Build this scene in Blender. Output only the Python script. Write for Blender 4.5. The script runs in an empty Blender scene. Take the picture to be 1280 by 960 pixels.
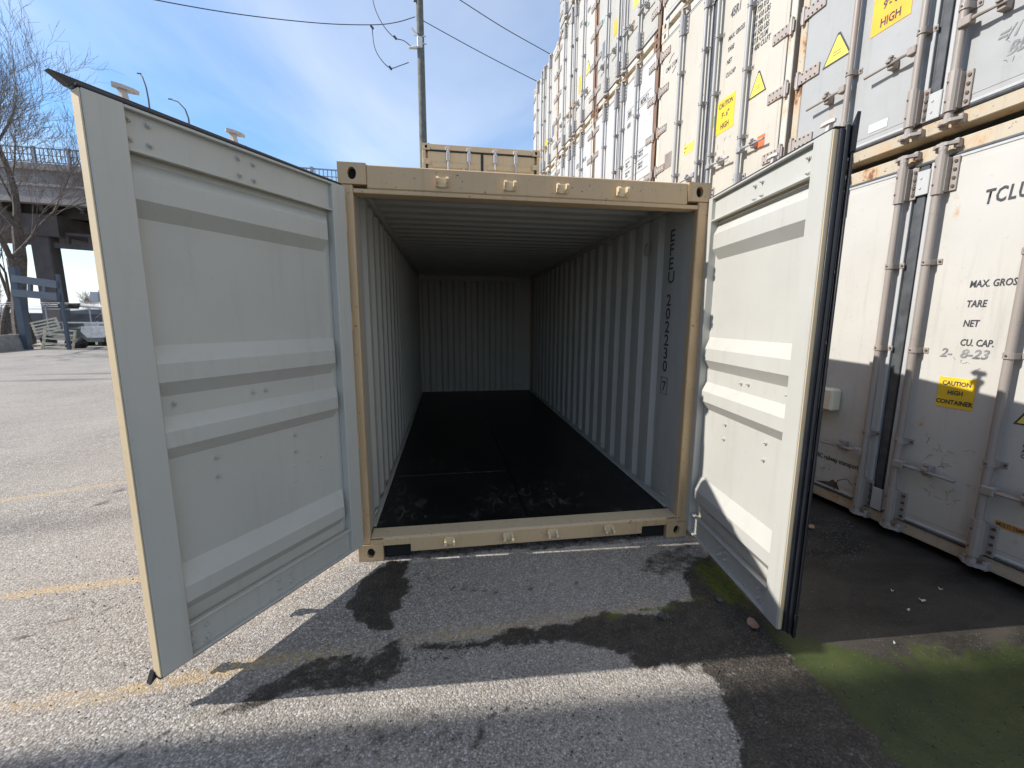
import bpy, bmesh, math, random
import numpy as np
from mathutils import Vector, Matrix, noise as mnoise
random.seed(7); np.random.seed(7)
C = bpy.context.scene.collection
S = bpy.context.scene

# ------------------------------------------------------------------ camera
F_PX = 517.98
CAM = np.array([-0.583, -2.782, 1.6616])
YAW, PITCH, ROLL = -0.15248, -0.15290, 0.0044
def cam_axes():
    cy, sy, cp, sp, cr, sr = math.cos(YAW), math.sin(YAW), math.cos(PITCH), math.sin(PITCH), math.cos(ROLL), math.sin(ROLL)
    f = np.array([-sy*cp, cy*cp, sp]); r = np.array([cy, sy, 0.0]); u = np.cross(r, f)
    return cr*r+sr*u, -sr*r+cr*u, f
RX, UX, FX = cam_axes()
cd = bpy.data.cameras.new('camera'); cam = bpy.data.objects.new('camera', cd); C.objects.link(cam)
cam.matrix_world = Matrix(((RX[0], UX[0], -FX[0], CAM[0]), (RX[1], UX[1], -FX[1], CAM[1]), (RX[2], UX[2], -FX[2], CAM[2]), (0, 0, 0, 1)))
cd.sensor_width = 36; cd.lens = 36*F_PX/1280; cd.clip_start = 0.05; cd.clip_end = 2000
S.camera = cam
def ray(x, y): return RX*(x-640)/F_PX - UX*(y-480)/F_PX + FX
def gp(x, y, z=0.0):                    # where a line of sight meets height z (used to survey the yard)
    d = ray(x, y); s = (z-CAM[2])/d[2]; return CAM+s*d
def dp(x, y, D): return CAM+D*ray(x, y)

# ------------------------------------------------------------------ world and sun
LIGHT = Vector((1.0, -0.045, -0.79)).normalized()
SUN = -LIGHT
w = bpy.data.worlds.new('World'); S.world = w; w.use_nodes = True
nt = w.node_tree; nt.nodes.clear()
def N(nt, t, **k):
    n = nt.nodes.new(t)
    for a, b in k.items(): setattr(n, a, b)
    return n
out = N(nt, 'ShaderNodeOutputWorld'); bg = N(nt, 'ShaderNodeBackground'); bg.inputs[1].default_value = 0.15
sky = N(nt, 'ShaderNodeTexSky', sky_type='NISHITA', sun_disc=False)
sky.sun_elevation = math.asin(SUN.z); sky.sun_rotation = math.atan2(SUN.x, SUN.y)
sky.air_density = 1.0; sky.dust_density = 0.6; sky.ozone_density = 1.6
tc = N(nt, 'ShaderNodeTexCoord'); sep = N(nt, 'ShaderNodeSeparateXYZ'); nt.links.new(tc.outputs['Generated'], sep.inputs[0])
def M2(nt, op, a, b=None, c=None, clamp=False):
    n = N(nt, 'ShaderNodeMath', operation=op); n.use_clamp = clamp
    for i, v in enumerate((a, b, c)):
        if v is None: continue
        if isinstance(v, (int, float)): n.inputs[i].default_value = v
        else: nt.links.new(v, n.inputs[i])
    return n.outputs[0]
zz = M2(nt, 'ADD', M2(nt, 'MAXIMUM', sep.outputs[2], 0.0), 0.18)
comb = N(nt, 'ShaderNodeCombineXYZ')
nt.links.new(M2(nt, 'DIVIDE', sep.outputs[0], zz), comb.inputs[0]); nt.links.new(M2(nt, 'DIVIDE', sep.outputs[1], zz), comb.inputs[1])
n1 = N(nt, 'ShaderNodeTexNoise'); n1.inputs['Scale'].default_value = 1.1; n1.inputs['Detail'].default_value = 7; n1.inputs['Roughness'].default_value = 0.52; n1.inputs['Distortion'].default_value = 0.5
mp = N(nt, 'ShaderNodeMapping'); mp.inputs['Rotation'].default_value = (0, 0, 0.7); mp.inputs['Scale'].default_value = (1.0, 0.5, 1); mp.inputs['Location'].default_value = (0.4, 1.3, 0)
nt.links.new(comb.outputs[0], mp.inputs[0]); nt.links.new(mp.outputs[0], n1.inputs['Vector'])
cr = N(nt, 'ShaderNodeValToRGB'); cr.color_ramp.elements[0].position = 0.40; cr.color_ramp.elements[0].color = (0.22, 0.22, 0.22, 1); cr.color_ramp.elements[1].position = 0.78; cr.color_ramp.elements[1].color = (0.62, 0.62, 0.62, 1)
nt.links.new(n1.outputs[0], cr.inputs[0])
hz = M2(nt, 'SUBTRACT', 1.0, M2(nt, 'MULTIPLY', sep.outputs[2], 3.4), clamp=True)
hz = M2(nt, 'MULTIPLY', M2(nt, 'POWER', hz, 1.4), 0.98)
mx = N(nt, 'ShaderNodeMix', data_type='RGBA'); nt.links.new(hz, mx.inputs[0]); mc = N(nt, 'ShaderNodeMix', data_type='RGBA'); nt.links.new(cr.outputs[0], mc.inputs[0]); mc.inputs[7].default_value = (6.0, 5.9, 5.7, 1)
hs = N(nt, 'ShaderNodeHueSaturation'); hs.inputs['Saturation'].default_value = 2.05; hs.inputs['Value'].default_value = 0.86
nt.links.new(sky.outputs[0], hs.inputs['Color']); nt.links.new(hs.outputs[0], mc.inputs[6]); nt.links.new(mc.outputs[2], mx.inputs[6])
mx.inputs[7].default_value = (4.1, 4.45, 4.85, 1)
nt.links.new(mx.outputs[2], bg.inputs[0]); nt.links.new(bg.outputs[0], out.inputs[0])
sd = bpy.data.lights.new('sun', 'SUN'); sd.energy = 3.8; sd.angle = math.radians(0.5); sd.color = (1.0, 0.965, 0.92)
so = bpy.data.objects.new('sun', sd); C.objects.link(so); so.rotation_euler = LIGHT.to_track_quat('-Z', 'Y').to_euler(); so.location = (-10, 0, 12)
S.view_settings.view_transform = 'Standard'; S.view_settings.look = 'None'; S.view_settings.exposure = 0.68; S.view_settings.gamma = 1
S.render.engine = 'CYCLES'
S.cycles.max_bounces = 10; S.cycles.diffuse_bounces = 4; S.cycles.glossy_bounces = 4; S.cycles.caustics_reflective = False; S.cycles.caustics_refractive = False

# ------------------------------------------------------------------ materials
MAT = {}
def lk(nt, a, b): nt.links.new(a, b)
def newmat(name):
    m = bpy.data.materials.new(name); m.use_nodes = True; nt = m.node_tree
    return m, nt, nt.nodes['Principled BSDF']
def objcoord(nt, rnd=True):
    t = N(nt, 'ShaderNodeTexCoord').outputs['Object']
    if not rnd: return t
    oi = N(nt, 'ShaderNodeObjectInfo'); v = N(nt, 'ShaderNodeVectorMath', operation='SCALE'); v.inputs[0].default_value = (37, 91, 53); lk(nt, oi.outputs['Random'], v.inputs['Scale'])
    a = N(nt, 'ShaderNodeVectorMath', operation='ADD'); lk(nt, t, a.inputs[0]); lk(nt, v.outputs[0], a.inputs[1]); return a.outputs[0]
def noise(nt, vec, scale, detail=4, rough=0.55, stretch=None, dist=0.0):
    n = N(nt, 'ShaderNodeTexNoise'); n.inputs['Scale'].default_value = scale; n.inputs['Detail'].default_value = detail; n.inputs['Roughness'].default_value = rough; n.inputs['Distortion'].default_value = dist
    if stretch:
        mp = N(nt, 'ShaderNodeMapping'); mp.inputs['Scale'].default_value = stretch; lk(nt, vec, mp.inputs[0]); vec = mp.outputs[0]
    lk(nt, vec, n.inputs['Vector']); return n.outputs[0]
def ramp(nt, v, a, b, ca=0.0, cb=1.0):
    n = N(nt, 'ShaderNodeMapRange'); n.clamp = True
    for i, x in enumerate((a, b, ca, cb)): n.inputs[i+1].default_value = x
    lk(nt, v, n.inputs[0]); return n.outputs[0]
def mixc(nt, f, a, b, mode='MIX'):
    n = N(nt, 'ShaderNodeMix', data_type='RGBA', blend_type=mode)
    if isinstance(f, (int, float)): n.inputs[0].default_value = f
    else: lk(nt, f, n.inputs[0])
    for i, x in ((6, a), (7, b)):
        if isinstance(x, tuple): n.inputs[i].default_value = (*x[:3], 1)
        else: lk(nt, x, n.inputs[i])
    return n.outputs[2]
def bump(nt, p, h, strength=0.3, dist=0.01):
    b = N(nt, 'ShaderNodeBump'); b.inputs['Strength'].default_value = strength; b.inputs['Distance'].default_value = dist
    lk(nt, h, b.inputs['Height']); lk(nt, b.outputs[0], p.inputs['Normal'])
def simple(name, col, rough=0.6, metal=0.0, var=0.15, vs=6.0, bs=0.0, bscale=60, spec=0.5):
    m, nt, p = newmat(name); v = objcoord(nt)
    n = noise(nt, v, vs, 5)
    dark = tuple(c*(1-var) for c in col); lite = tuple(min(1, c*(1+var)) for c in col)
    lk(nt, mixc(nt, ramp(nt, n, 0.3, 0.7), dark, lite), p.inputs['Base Color'])
    p.inputs['Roughness'].default_value = rough; p.inputs['Metallic'].default_value = metal; p.inputs['Specular IOR Level'].default_value = spec
    if bs: bump(nt, p, noise(nt, v, bscale, 3), bs, 0.004)
    MAT[name] = m; return m
def painted(name, col, rough=0.45, rust=0.0, dirt=0.25, streak=0.25, rustcol=(0.19, 0.075, 0.03), dirtcol=(0.16, 0.125, 0.085), bottom=0.0, flat_bump=0.15, chips=0.0):
    """painted steel: slight unevenness, rain streaks, dirt rising from the bottom, rust patches, dark chips"""
    m, nt, p = newmat(name); v = objcoord(nt); raw = N(nt, 'ShaderNodeTexCoord').outputs['Object']
    c = mixc(nt, ramp(nt, noise(nt, v, 1.7, 4), 0.3, 0.7), tuple(x*0.95 for x in col), tuple(min(1, x*1.04) for x in col))
    st = noise(nt, v, 5.0, 5, 0.6, (3.0, 3.0, 0.22))
    c = mixc(nt, ramp(nt, st, 0.55, 0.80, 0, streak), c, dirtcol)
    gr = noise(nt, v, 26.0, 6, 0.75)
    c = mixc(nt, ramp(nt, gr, 0.60, 0.74, 0, dirt), c, dirtcol)
    if bottom:
        sz = N(nt, 'ShaderNodeSeparateXYZ'); lk(nt, raw, sz.inputs[0])
        g = ramp(nt, sz.outputs[2], 0.0, 1.1, 1, 0)
        g = M2(nt, 'MULTIPLY', M2(nt, 'MULTIPLY', g, g), ramp(nt, noise(nt, v, 4.0, 6, 0.65, (1, 1, 0.5)), 0.25, 0.7, 0.35, 1.0))
        c = mixc(nt, M2(nt, 'MULTIPLY', g, bottom), c, (0.40, 0.33, 0.23))
    if rust:
        rn = noise(nt, v, 6.0, 8, 0.68, (1, 1, 0.55)); halo = ramp(nt, rn, 0.66-rust*0.24, 0.74-rust*0.16, 0, 0.75); core = ramp(nt, rn, 0.73-rust*0.20, 0.77-rust*0.18)
        c = mixc(nt, halo, c, (0.50, 0.29, 0.13)); c = mixc(nt, core, c, rustcol)
    if chips:
        ch = noise(nt, v, 42.0, 3, 0.6); c = mixc(nt, ramp(nt, ch, 0.72-chips*0.1, 0.735-chips*0.1, 0, 0.85), c, (0.06, 0.045, 0.04))
    lk(nt, c, p.inputs['Base Color'])
    lk(nt, ramp(nt, noise(nt, v, 9.0, 4), 0.3, 0.7, rough-0.07, rough+0.1), p.inputs['Roughness'])
    if flat_bump: bump(nt, p, M2(nt, 'ADD', noise(nt, v, 2.3, 2), M2(nt, 'MULTIPLY', noise(nt, v, 90, 2), 0.06)), flat_bump, 0.012)
    MAT[name] = m; return m
painted('grey_paint', (0.49, 0.482, 0.435), 0.42, dirt=0.16, streak=0.16, flat_bump=0.22)
painted('tan_paint', (0.58, 0.405, 0.225), 0.45, dirt=0.45, streak=0.35, chips=0.38, rust=0.05)
painted('tan_light', (0.66, 0.52, 0.32), 0.45, dirt=0.25, streak=0.2)
painted('sill_paint', (0.60, 0.47, 0.30), 0.5, dirt=0.55, streak=0.2, chips=0.3, rust=0.1)
painted('inner_paint', (0.455, 0.44, 0.395), 0.5, dirt=0.12, streak=0.15, flat_bump=0.1)
painted('reefer_white', (0.51, 0.492, 0.445), 0.4, rust=0.07, dirt=0.35, streak=0.25, bottom=0.35)
painted('reefer_clean', (0.53, 0.526, 0.505), 0.4, rust=0.0, dirt=0.2, streak=0.1, bottom=0.25)
painted('reefer_cream', (0.51, 0.48, 0.405), 0.4, rust=0.10, dirt=0.3, streak=0.2, bottom=0.3)
painted('reefer_grey', (0.36, 0.368, 0.36), 0.4, rust=0.05, dirt=0.3, streak=0.2, bottom=0.1)
painted('reefer_dull', (0.44, 0.43, 0.385), 0.45, rust=0.10, dirt=0.5, streak=0.35, bottom=0.2)
painted('frame_cream', (0.47, 0.405, 0.30), 0.5, rust=0.62, dirt=0.6, streak=0.35, bottom=0.5, chips=0.5)
painted('frame_white', (0.56, 0.53, 0.45), 0.5, rust=0.62, dirt=0.5, streak=0.3, chips=0.3)
painted('frame_brown', (0.20, 0.115, 0.07), 0.6, rust=0.5, dirt=0.5, streak=0.3)
painted('frame_grey', (0.42, 0.42, 0.39), 0.5, rust=0.45, dirt=0.5, streak=0.3)
painted('bar_taupe', (0.31, 0.27, 0.235), 0.45, rust=0.12, dirt=0.45, streak=0.3, chips=0.2)
painted('bar_grey', (0.35, 0.35, 0.35), 0.4, rust=0.10, dirt=0.3, streak=0.2)
painted('bar_rusty', (0.42, 0.27, 0.15), 0.6, rust=0.75, dirt=0.4, streak=0.3)
painted('hinge_paint', (0.35, 0.31, 0.28), 0.5, rust=0.3, dirt=0.5, streak=0.2)
painted('alu_strip', (0.46, 0.465, 0.455), 0.35, dirt=0.3, streak=0.3)
painted('galvanised', (0.52, 0.54, 0.57), 0.4, dirt=0.2, streak=0.2)
painted('cam_paint', (0.62, 0.56, 0.52), 0.4, rust=0.25, dirt=0.3)
painted('blue_steel', (0.075, 0.095, 0.125), 0.5, dirt=0.4, streak=0.3, rust=0.1)
painted('box_blue', (0.06, 0.12, 0.22), 0.5, rust=0.2, dirt=0.4, streak=0.3)
painted('box_red', (0.24, 0.055, 0.035), 0.5, rust=0.2, dirt=0.4, streak=0.3)
simple('rubber', (0.014, 0.015, 0.018), 0.38, var=0.3, bs=0.15)
simple('rubber_grey', (0.07, 0.075, 0.08), 0.5, var=0.35, vs=12, bs=0.1)
simple('hole', (0.01, 0.009, 0.008), 0.9)  # near-black: painted-in darkness of openings, also the electrical box's black square
simple('bolt_dark', (0.09, 0.06, 0.045), 0.6, var=0.4)
simple('ink', (0.045, 0.048, 0.055), 0.6, var=0.3, vs=30)
simple('ink_faded', (0.22, 0.22, 0.22), 0.6, var=0.5, vs=14)
simple('ink_white', (0.75, 0.75, 0.72), 0.6)
simple('yellow', (0.80, 0.52, 0.03), 0.5, var=0.10)
simple('yellow_lite', (0.78, 0.66, 0.10), 0.5, var=0.12)
simple('orange', (0.85, 0.42, 0.03), 0.5, var=0.1)
simple('vermilion', (0.80, 0.16, 0.05), 0.5, var=0.1)
simple('teal', (0.10, 0.50, 0.42), 0.5, var=0.1)
simple('brown_grey', (0.24, 0.20, 0.18), 0.6, var=0.15)
simple('slate', (0.16, 0.17, 0.20), 0.6, var=0.15)
simple('label_orange', (0.55, 0.27, 0.07), 0.5, var=0.3, vs=20)
simple('sticker_pale', (0.66, 0.68, 0.66), 0.5, var=0.1)
simple('cream_plastic', (0.70, 0.62, 0.47), 0.45, var=0.08)
simple('concrete', (0.30, 0.285, 0.26), 0.85, var=0.25, vs=3, bs=0.4, bscale=25)
simple('bridge_concrete', (0.27, 0.25, 0.24), 0.9, var=0.3, vs=0.6, bs=0.3)
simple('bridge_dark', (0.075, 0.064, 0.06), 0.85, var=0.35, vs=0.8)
simple('bridge_rail', (0.20, 0.22, 0.26), 0.6)
simple('bark', (0.115, 0.09, 0.072), 0.9, var=0.45, vs=5, bs=0.6, bscale=30)
simple('twig', (0.20, 0.16, 0.13), 0.9, var=0.35)
simple('pole_wood', (0.135, 0.135, 0.115), 0.85, var=0.3, vs=4, bs=0.3)
simple('wire', (0.05, 0.05, 0.055), 0.6)
simple('porcelain', (0.65, 0.65, 0.62), 0.3)
simple('pale_wood', (0.60, 0.54, 0.40), 0.8, var=0.25, vs=8)
simple('trailer_white', (0.58, 0.57, 0.54), 0.5, var=0.2, vs=5)
simple('scrap_green', (0.08, 0.10, 0.09), 0.7, var=0.4, vs=4)
simple('scrap_dark', (0.035, 0.033, 0.033), 0.8, var=0.4, vs=5)
simple('stone', (0.06, 0.053, 0.047), 0.9, var=0.5, vs=9, bs=0.8, bscale=4)
simple('far_trees', (0.12, 0.12, 0.13), 0.95, var=0.3, vs=0.2)
simple('leaf_brown', (0.30, 0.17, 0.11), 0.7, var=0.2, vs=20)
simple('litter', (0.66, 0.64, 0.60), 0.7, var=0.1)
simple('pebble', (0.075, 0.068, 0.058), 0.85, var=0.6, vs=40)
simple('lamp_metal', (0.12, 0.12, 0.13), 0.5)

# plywood floor: black sealed boards with pale scuffs
def floor_mat():
    m, nt, p = newmat('black_ply'); v = objcoord(nt, False)
    c = mixc(nt, ramp(nt, noise(nt, v, 3, 5), 0.3, 0.7), (0.004, 0.004, 0.0045), (0.010, 0.0095, 0.009))
    sc = M2(nt, 'MULTIPLY', ramp(nt, noise(nt, v, 1.9, 3), 0.47, 0.66), ramp(nt, noise(nt, v, 15, 8, 0.72, (1.0, 0.45, 1), 1.2), 0.53, 0.66))
    sy = N(nt, 'ShaderNodeSeparateXYZ'); lk(nt, v, sy.inputs[0])
    sc = M2(nt, 'MULTIPLY', sc, ramp(nt, sy.outputs[1], 2.2, 0.9))
    seam = M2(nt, 'MULTIPLY', ramp(nt, M2(nt, 'ABSOLUTE', M2(nt, 'SUBTRACT', sy.outputs[1], 1.175)), 0.014, 0.004), ramp(nt, noise(nt, v, 9, 6, 0.7), 0.40, 0.62))
    seam = M2(nt, 'MULTIPLY', seam, ramp(nt, sy.outputs[0], 0.15, -0.1))
    sc = M2(nt, 'MAXIMUM', sc, seam)
    c = mixc(nt, M2(nt, 'MULTIPLY', sc, 0.6), c, (0.24, 0.225, 0.195))
    dust = ramp(nt, noise(nt, v, 150, 3, 0.7), 0.68, 0.75, 0, 0.25)
    c = mixc(nt, M2(nt, 'MULTIPLY', dust, ramp(nt, sy.outputs[1], 3.0, 0.5)), c, (0.22, 0.2, 0.17))
    lk(nt, c, p.inputs['Base Color']); p.inputs['Roughness'].default_value = 0.42; p.inputs['Specular IOR Level'].default_value = 0.3
    bump(nt, p, noise(nt, v, 60, 4), 0.2, 0.003); MAT['black_ply'] = m
floor_mat()

# ------------------------------------------------------------------ mesh helpers
class MB:
    def __init__(s): s.v = []; s.f = []; s.mi = []; s.m = 0
    def face(s, pts):
        b = len(s.v); s.v += [tuple(p) for p in pts]; s.f.append(tuple(range(b, b+len(pts)))); s.mi.append(s.m)
    def _add(s, vs, fs):
        b = len(s.v); s.v += [tuple(p) for p in vs]
        for f in fs: s.f.append(tuple(i+b for i in f)); s.mi.append(s.m)
    def box(s, x0, x1, y0, y1, z0, z1, ch=0.0):
        if x0 > x1: x0, x1 = x1, x0
        if y0 > y1: y0, y1 = y1, y0
        if z0 > z1: z0, z1 = z1, z0
        if ch <= 0:
            vs = [(x, y, z) for z in (z0, z1) for y in (y0, y1) for x in (x0, x1)]
            s._add(vs, [(0, 2, 3, 1), (4, 5, 7, 6), (0, 1, 5, 4), (2, 6, 7, 3), (0, 4, 6, 2), (1, 3, 7, 5)]); return s
        ch = min(ch, (x1-x0)*.45, (y1-y0)*.45, (z1-z0)*.45)
        c = ((x0+x1)/2, (y0+y1)/2, (z0+z1)/2); h = ((x1-x0)/2, (y1-y0)/2, (z1-z0)/2)
        bm = bmesh.new(); bmesh.ops.create_cube(bm, size=1.0)
        for vv in bm.verts: vv.co = Vector((c[0]+vv.co.x*2*h[0], c[1]+vv.co.y*2*h[1], c[2]+vv.co.z*2*h[2]))
        bmesh.ops.bevel(bm, geom=list(bm.edges), offset=ch, segments=1, affect='EDGES')
        bm.verts.index_update(); s._add([v.co[:] for v in bm.verts], [tuple(v.index for v in f.verts) for f in bm.faces]); bm.free(); return s
    def tube(s, pts, r, n=8, cap=True):
        pts = [Vector(p) for p in pts]; rs = r if isinstance(r, (list, tuple)) else [r]*len(pts)
        rings = []; prev = None
        for i, p in enumerate(pts):
            if i == 0: t = pts[1]-pts[0]
            elif i == len(pts)-1: t = pts[-1]-pts[-2]
            else: t = (pts[i+1]-pts[i]).normalized()+(pts[i]-pts[i-1]).normalized()
            t.normalize()
            a = prev if prev is not None else (Vector((0, 0, 1)) if abs(t.z) < .9 else Vector((1, 0, 0)))
            a = (a-t*a.dot(t)); a = a.normalized() if a.length > 1e-6 else t.orthogonal().normalized(); b = t.cross(a); prev = a
            rings.append([p+(a*math.cos(2*math.pi*k/n)+b*math.sin(2*math.pi*k/n))*rs[i] for k in range(n)])
        b0 = len(s.v)
        for rg in rings: s.v += [tuple(q) for q in rg]
        for i in range(len(rings)-1):
            for k in range(n):
                s.f.append((b0+i*n+k, b0+i*n+(k+1) % n, b0+(i+1)*n+(k+1) % n, b0+(i+1)*n+k)); s.mi.append(s.m)
        if cap:
            s.f.append(tuple(b0+k for k in reversed(range(n)))); s.mi.append(s.m)
            s.f.append(tuple(b0+(len(rings)-1)*n+k for k in range(n))); s.mi.append(s.m)
        return s
    def prism(s, poly, axis, a, b):
        """poly: 2-D outline; extruded along axis from a to b (axis 0: poly=(y,z), 1: (x,z), 2: (x,y))"""
        def P(q, t):
            return {0: (t, q[0], q[1]), 1: (q[0], t, q[1]), 2: (q[0], q[1], t)}[axis]
        n = len(poly); b0 = len(s.v); s.v += [P(q, a) for q in poly]+[P(q, b) for q in poly]
        s.f.append(tuple(b0+i for i in range(n))); s.mi.append(s.m); s.f.append(tuple(b0+n+i for i in reversed(range(n)))); s.mi.append(s.m)
        for i in range(n): s.f.append((b0+i, b0+n+i, b0+n+(i+1) % n, b0+(i+1) % n)); s.mi.append(s.m)
        return s
    def mesh(s, name, mats, recalc=True, smooth=False):
        me = bpy.data.meshes.new(name); me.from_pydata(s.v, [], s.f)
        for m in (mats if isinstance(mats, (list, tuple)) else [mats]): me.materials.append(MAT[m] if isinstance(m, str) else m)
        me.polygons.foreach_set('material_index', s.mi)
        if recalc:
            bm = bmesh.new(); bm.from_mesh(me); bmesh.ops.recalc_face_normals(bm, faces=bm.faces); bm.to_mesh(me); bm.free()
        if smooth:
            me.polygons.foreach_set('use_smooth', [True]*len(me.polygons))
            me.set_sharp_from_angle(angle=math.radians(38))
        me.update(); return me
    def obj(s, name, mats, parent=None, loc=(0, 0, 0), rz=0.0, smooth=False, recalc=True, **kw):
        return place(name, s.mesh(name, mats, recalc, smooth), parent, loc, rz, **kw)
def place(name, me, parent=None, loc=(0, 0, 0), rz=0.0, rot=None, label=None, cat=None, group=None, kind=None):
    o = bpy.data.objects.new(name, me); C.objects.link(o)
    if parent: o.parent = parent
    o.location = loc; o.rotation_euler = rot if rot else (0, 0, rz)
    for k, v in (('label', label), ('category', cat), ('group', group), ('kind', kind)):
        if v: o[k] = v
    return o
def thing(name, label, cat, loc=(0, 0, 0), rz=0.0, group=None): return place(name, None, None, loc, rz, label=label, cat=cat, group=group)
CACHE = {}
def cached(key, mats, fn, smooth=False):
    k = (key, mats)
    if k not in CACHE:
        b = MB(); fn(b); CACHE[k] = b.mesh(key if isinstance(key, str) else key[0], mats, smooth=smooth)
    return CACHE[k]
def holed_face(b, o, U, V, w, h, rx, ry, depth, cxr=0.5, cyr=0.5, n=16):
    """rectangle w x h at corner o spanned by U,V with an oval hole and the hole's wall going inward"""
    o, U, V = Vector(o), Vector(U), Vector(V); nrm = U.cross(V)
    c = o+U*w*cxr+V*h*cyr; ring = []; outer = []
    for k in range(n):
        a = 2*math.pi*(k+.5)/n; ca, sa = math.cos(a), math.sin(a)
        ring.append(c+U*rx*ca+V*ry*sa)
        tx = ((w*(1-cxr) if ca > 0 else w*cxr)/abs(ca)) if abs(ca) > 1e-6 else 1e9
        ty = ((h*(1-cyr) if sa > 0 else h*cyr)/abs(sa)) if abs(sa) > 1e-6 else 1e9
        t = min(tx, ty); outer.append(c+U*ca*t+V*sa*t)
    corners = {0: o, 1: o+U*w, 2: o+U*w+V*h, 3: o+V*h}
    def side(p):
        d = p-o; x, y = d.dot(U), d.dot(V)
        if abs(y) < 1e-6: return 0
        if abs(x-w) < 1e-6: return 1
        if abs(y-h) < 1e-6: return 2
        return 3
    for k in range(n):
        j = (k+1) % n; a, c2 = side(outer[k]), side(outer[j]); pts = [ring[k], outer[k]]
        if a != c2: pts.append(corners[(a+1) % 4] if (a+1) % 4 == c2 else corners[c2])
        pts += [outer[j], ring[j]]; b.face(pts)
        b.face([ring[k], ring[j], ring[j]-nrm*depth, ring[k]-nrm*depth])
    m = b.m; b.m = 1; b.face([p-nrm*depth for p in ring]); b.m = m  # black cap paints the dark inside of the aperture
def casting(b, x0, x1, y0, y1, z0, z1, holes):
    """hollow-looking corner casting; holes: set of '-y','+x','-x','+z' faces that get an oval aperture"""
    F = {'-y': ((x0, y0, z0), (1, 0, 0), (0, 0, 1), x1-x0, z1-z0), '+y': ((x1, y1, z0), (-1, 0, 0), (0, 0, 1), x1-x0, z1-z0),
         '+x': ((x1, y0, z0), (0, 1, 0), (0, 0, 1), y1-y0, z1-z0), '-x': ((x0, y1, z0), (0, -1, 0), (0, 0, 1), y1-y0, z1-z0),
         '+z': ((x0, y0, z1), (1, 0, 0), (0, 1, 0), x1-x0, y1-y0), '-z': ((x0, y1, z0), (1, 0, 0), (0, -1, 0), x1-x0, y1-y0)}
    for k, (o, U, V, w_, h_) in F.items():
        if k in holes: holed_face(b, o, U, V, w_, h_, 0.026 if k[1] != 'z' else 0.035, 0.036 if k[1] != 'z' else 0.055, 0.03, n=14)
        else:
            o, U, V = Vector(o), Vector(U), Vector(V); b.face([o, o+U*w_, o+U*w_+V*h_, o+V*h_])
def text_later(s, size, loc, parent, mat='ink', sx=0.75, rot=(math.pi/2, 0, 0), shear=0.12, name='lettering', align='LEFT', bold=0.0, sp=1.0):
    TXT.append((s, size, loc, parent, mat, sx, rot, shear, name, align, bold, sp))
TXT = []
def flush_text():
    tmp = []
    for (s, size, loc, parent, mat, sx, rot, shear, name, align, bold, sp) in TXT:
        cu = bpy.data.curves.new('t', 'FONT'); cu.body = s; cu.size = size; cu.shear = shear; cu.align_x = align; cu.resolution_u = 2; cu.offset = bold; cu.space_character = sp; cu.space_line = 0.95
        o = bpy.data.objects.new('t', cu); C.objects.link(o); tmp.append(o)
    dg = bpy.context.evaluated_depsgraph_get(); dg.update()
    for o, (s, size, loc, parent, mat, sx, rot, shear, name, align, bold, sp) in zip(tmp, TXT):
        me = bpy.data.meshes.new_from_object(o.evaluated_get(dg)); me.name = name; me.materials.clear(); me.materials.append(MAT[mat])
        if not len(me.polygons): print('EMPTY TEXT', s)
        q = place(name, me, parent, loc, rot=rot); q.scale = (sx, 1, 1)
    for o in tmp:
        cu = o.data; bpy.data.objects.remove(o); bpy.data.curves.remove(cu)

# ================================================================== GROUND
def inside(poly, X, Y):
    r = np.zeros(X.shape, bool); n = len(poly)
    for i in range(n):
        x1, y1 = poly[i]; x2, y2 = poly[(i+1) % n]
        c = ((y1 > Y) != (y2 > Y)) & (X < (x2-x1)*(Y-y1)/((y2-y1) if y2 != y1 else 1e-9)+x1); r ^= c
    return r
def vnoise(X, Y, s, seed):
    rs = np.random.RandomState(seed); G = rs.rand(256, 256); x = X*s+100; y = Y*s+100
    xi = np.floor(x).astype(int); yi = np.floor(y).astype(int); fx = x-xi; fy = y-yi; fx = fx*fx*(3-2*fx); fy = fy*fy*(3-2*fy)
    g = lambda a, b: G[a % 256, b % 256]
    return (g(xi, yi)*(1-fx)+g(xi+1, yi)*fx)*(1-fy)+(g(xi, yi+1)*(1-fx)+g(xi+1, yi+1)*fx)*fy
def px(*pts): return [tuple(gp(x, y)[:2]) for x, y in pts]
def soft(poly, X, Y, warp=0.07, jit=0.03, seed=1):
    wx = (vnoise(X, Y, 4, seed)-.5)*2*warp+(vnoise(X, Y, 14, seed+1)-.5)*warp+(vnoise(X, Y, 37, seed+5)-.5)*warp*.6
    wy = (vnoise(X, Y, 4, seed+2)-.5)*2*warp+(vnoise(X, Y, 14, seed+3)-.5)*warp+(vnoise(X, Y, 37, seed+6)-.5)*warp*.6
    a = np.zeros(X.shape)
    for k in range(8):
        an = k*2*math.pi/8; rr = jit*(1 if k % 2 else .5); a += inside(poly, X+wx+rr*math.cos(an), Y+wy+rr*math.sin(an))
    return a/8
def line(pts, wd, X, Y, warp=0.015, seed=1):
    wx = (vnoise(X, Y, 6, seed)-.5)*2*warp; wy = (vnoise(X, Y, 6, seed+2)-.5)*2*warp; d = np.full(X.shape, 1e9)
    for (x1, y1), (x2, y2) in zip(pts[:-1], pts[1:]):
        L2 = (x2-x1)**2+(y2-y1)**2; t = np.clip(((X+wx-x1)*(x2-x1)+(Y+wy-y1)*(y2-y1))/L2, 0, 1)
        d = np.minimum(d, np.hypot(X+wx-x1-t*(x2-x1), Y+wy-y1-t*(y2-y1)))
    return np.clip(1.5-d/(wd/2), 0, 1)
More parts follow.
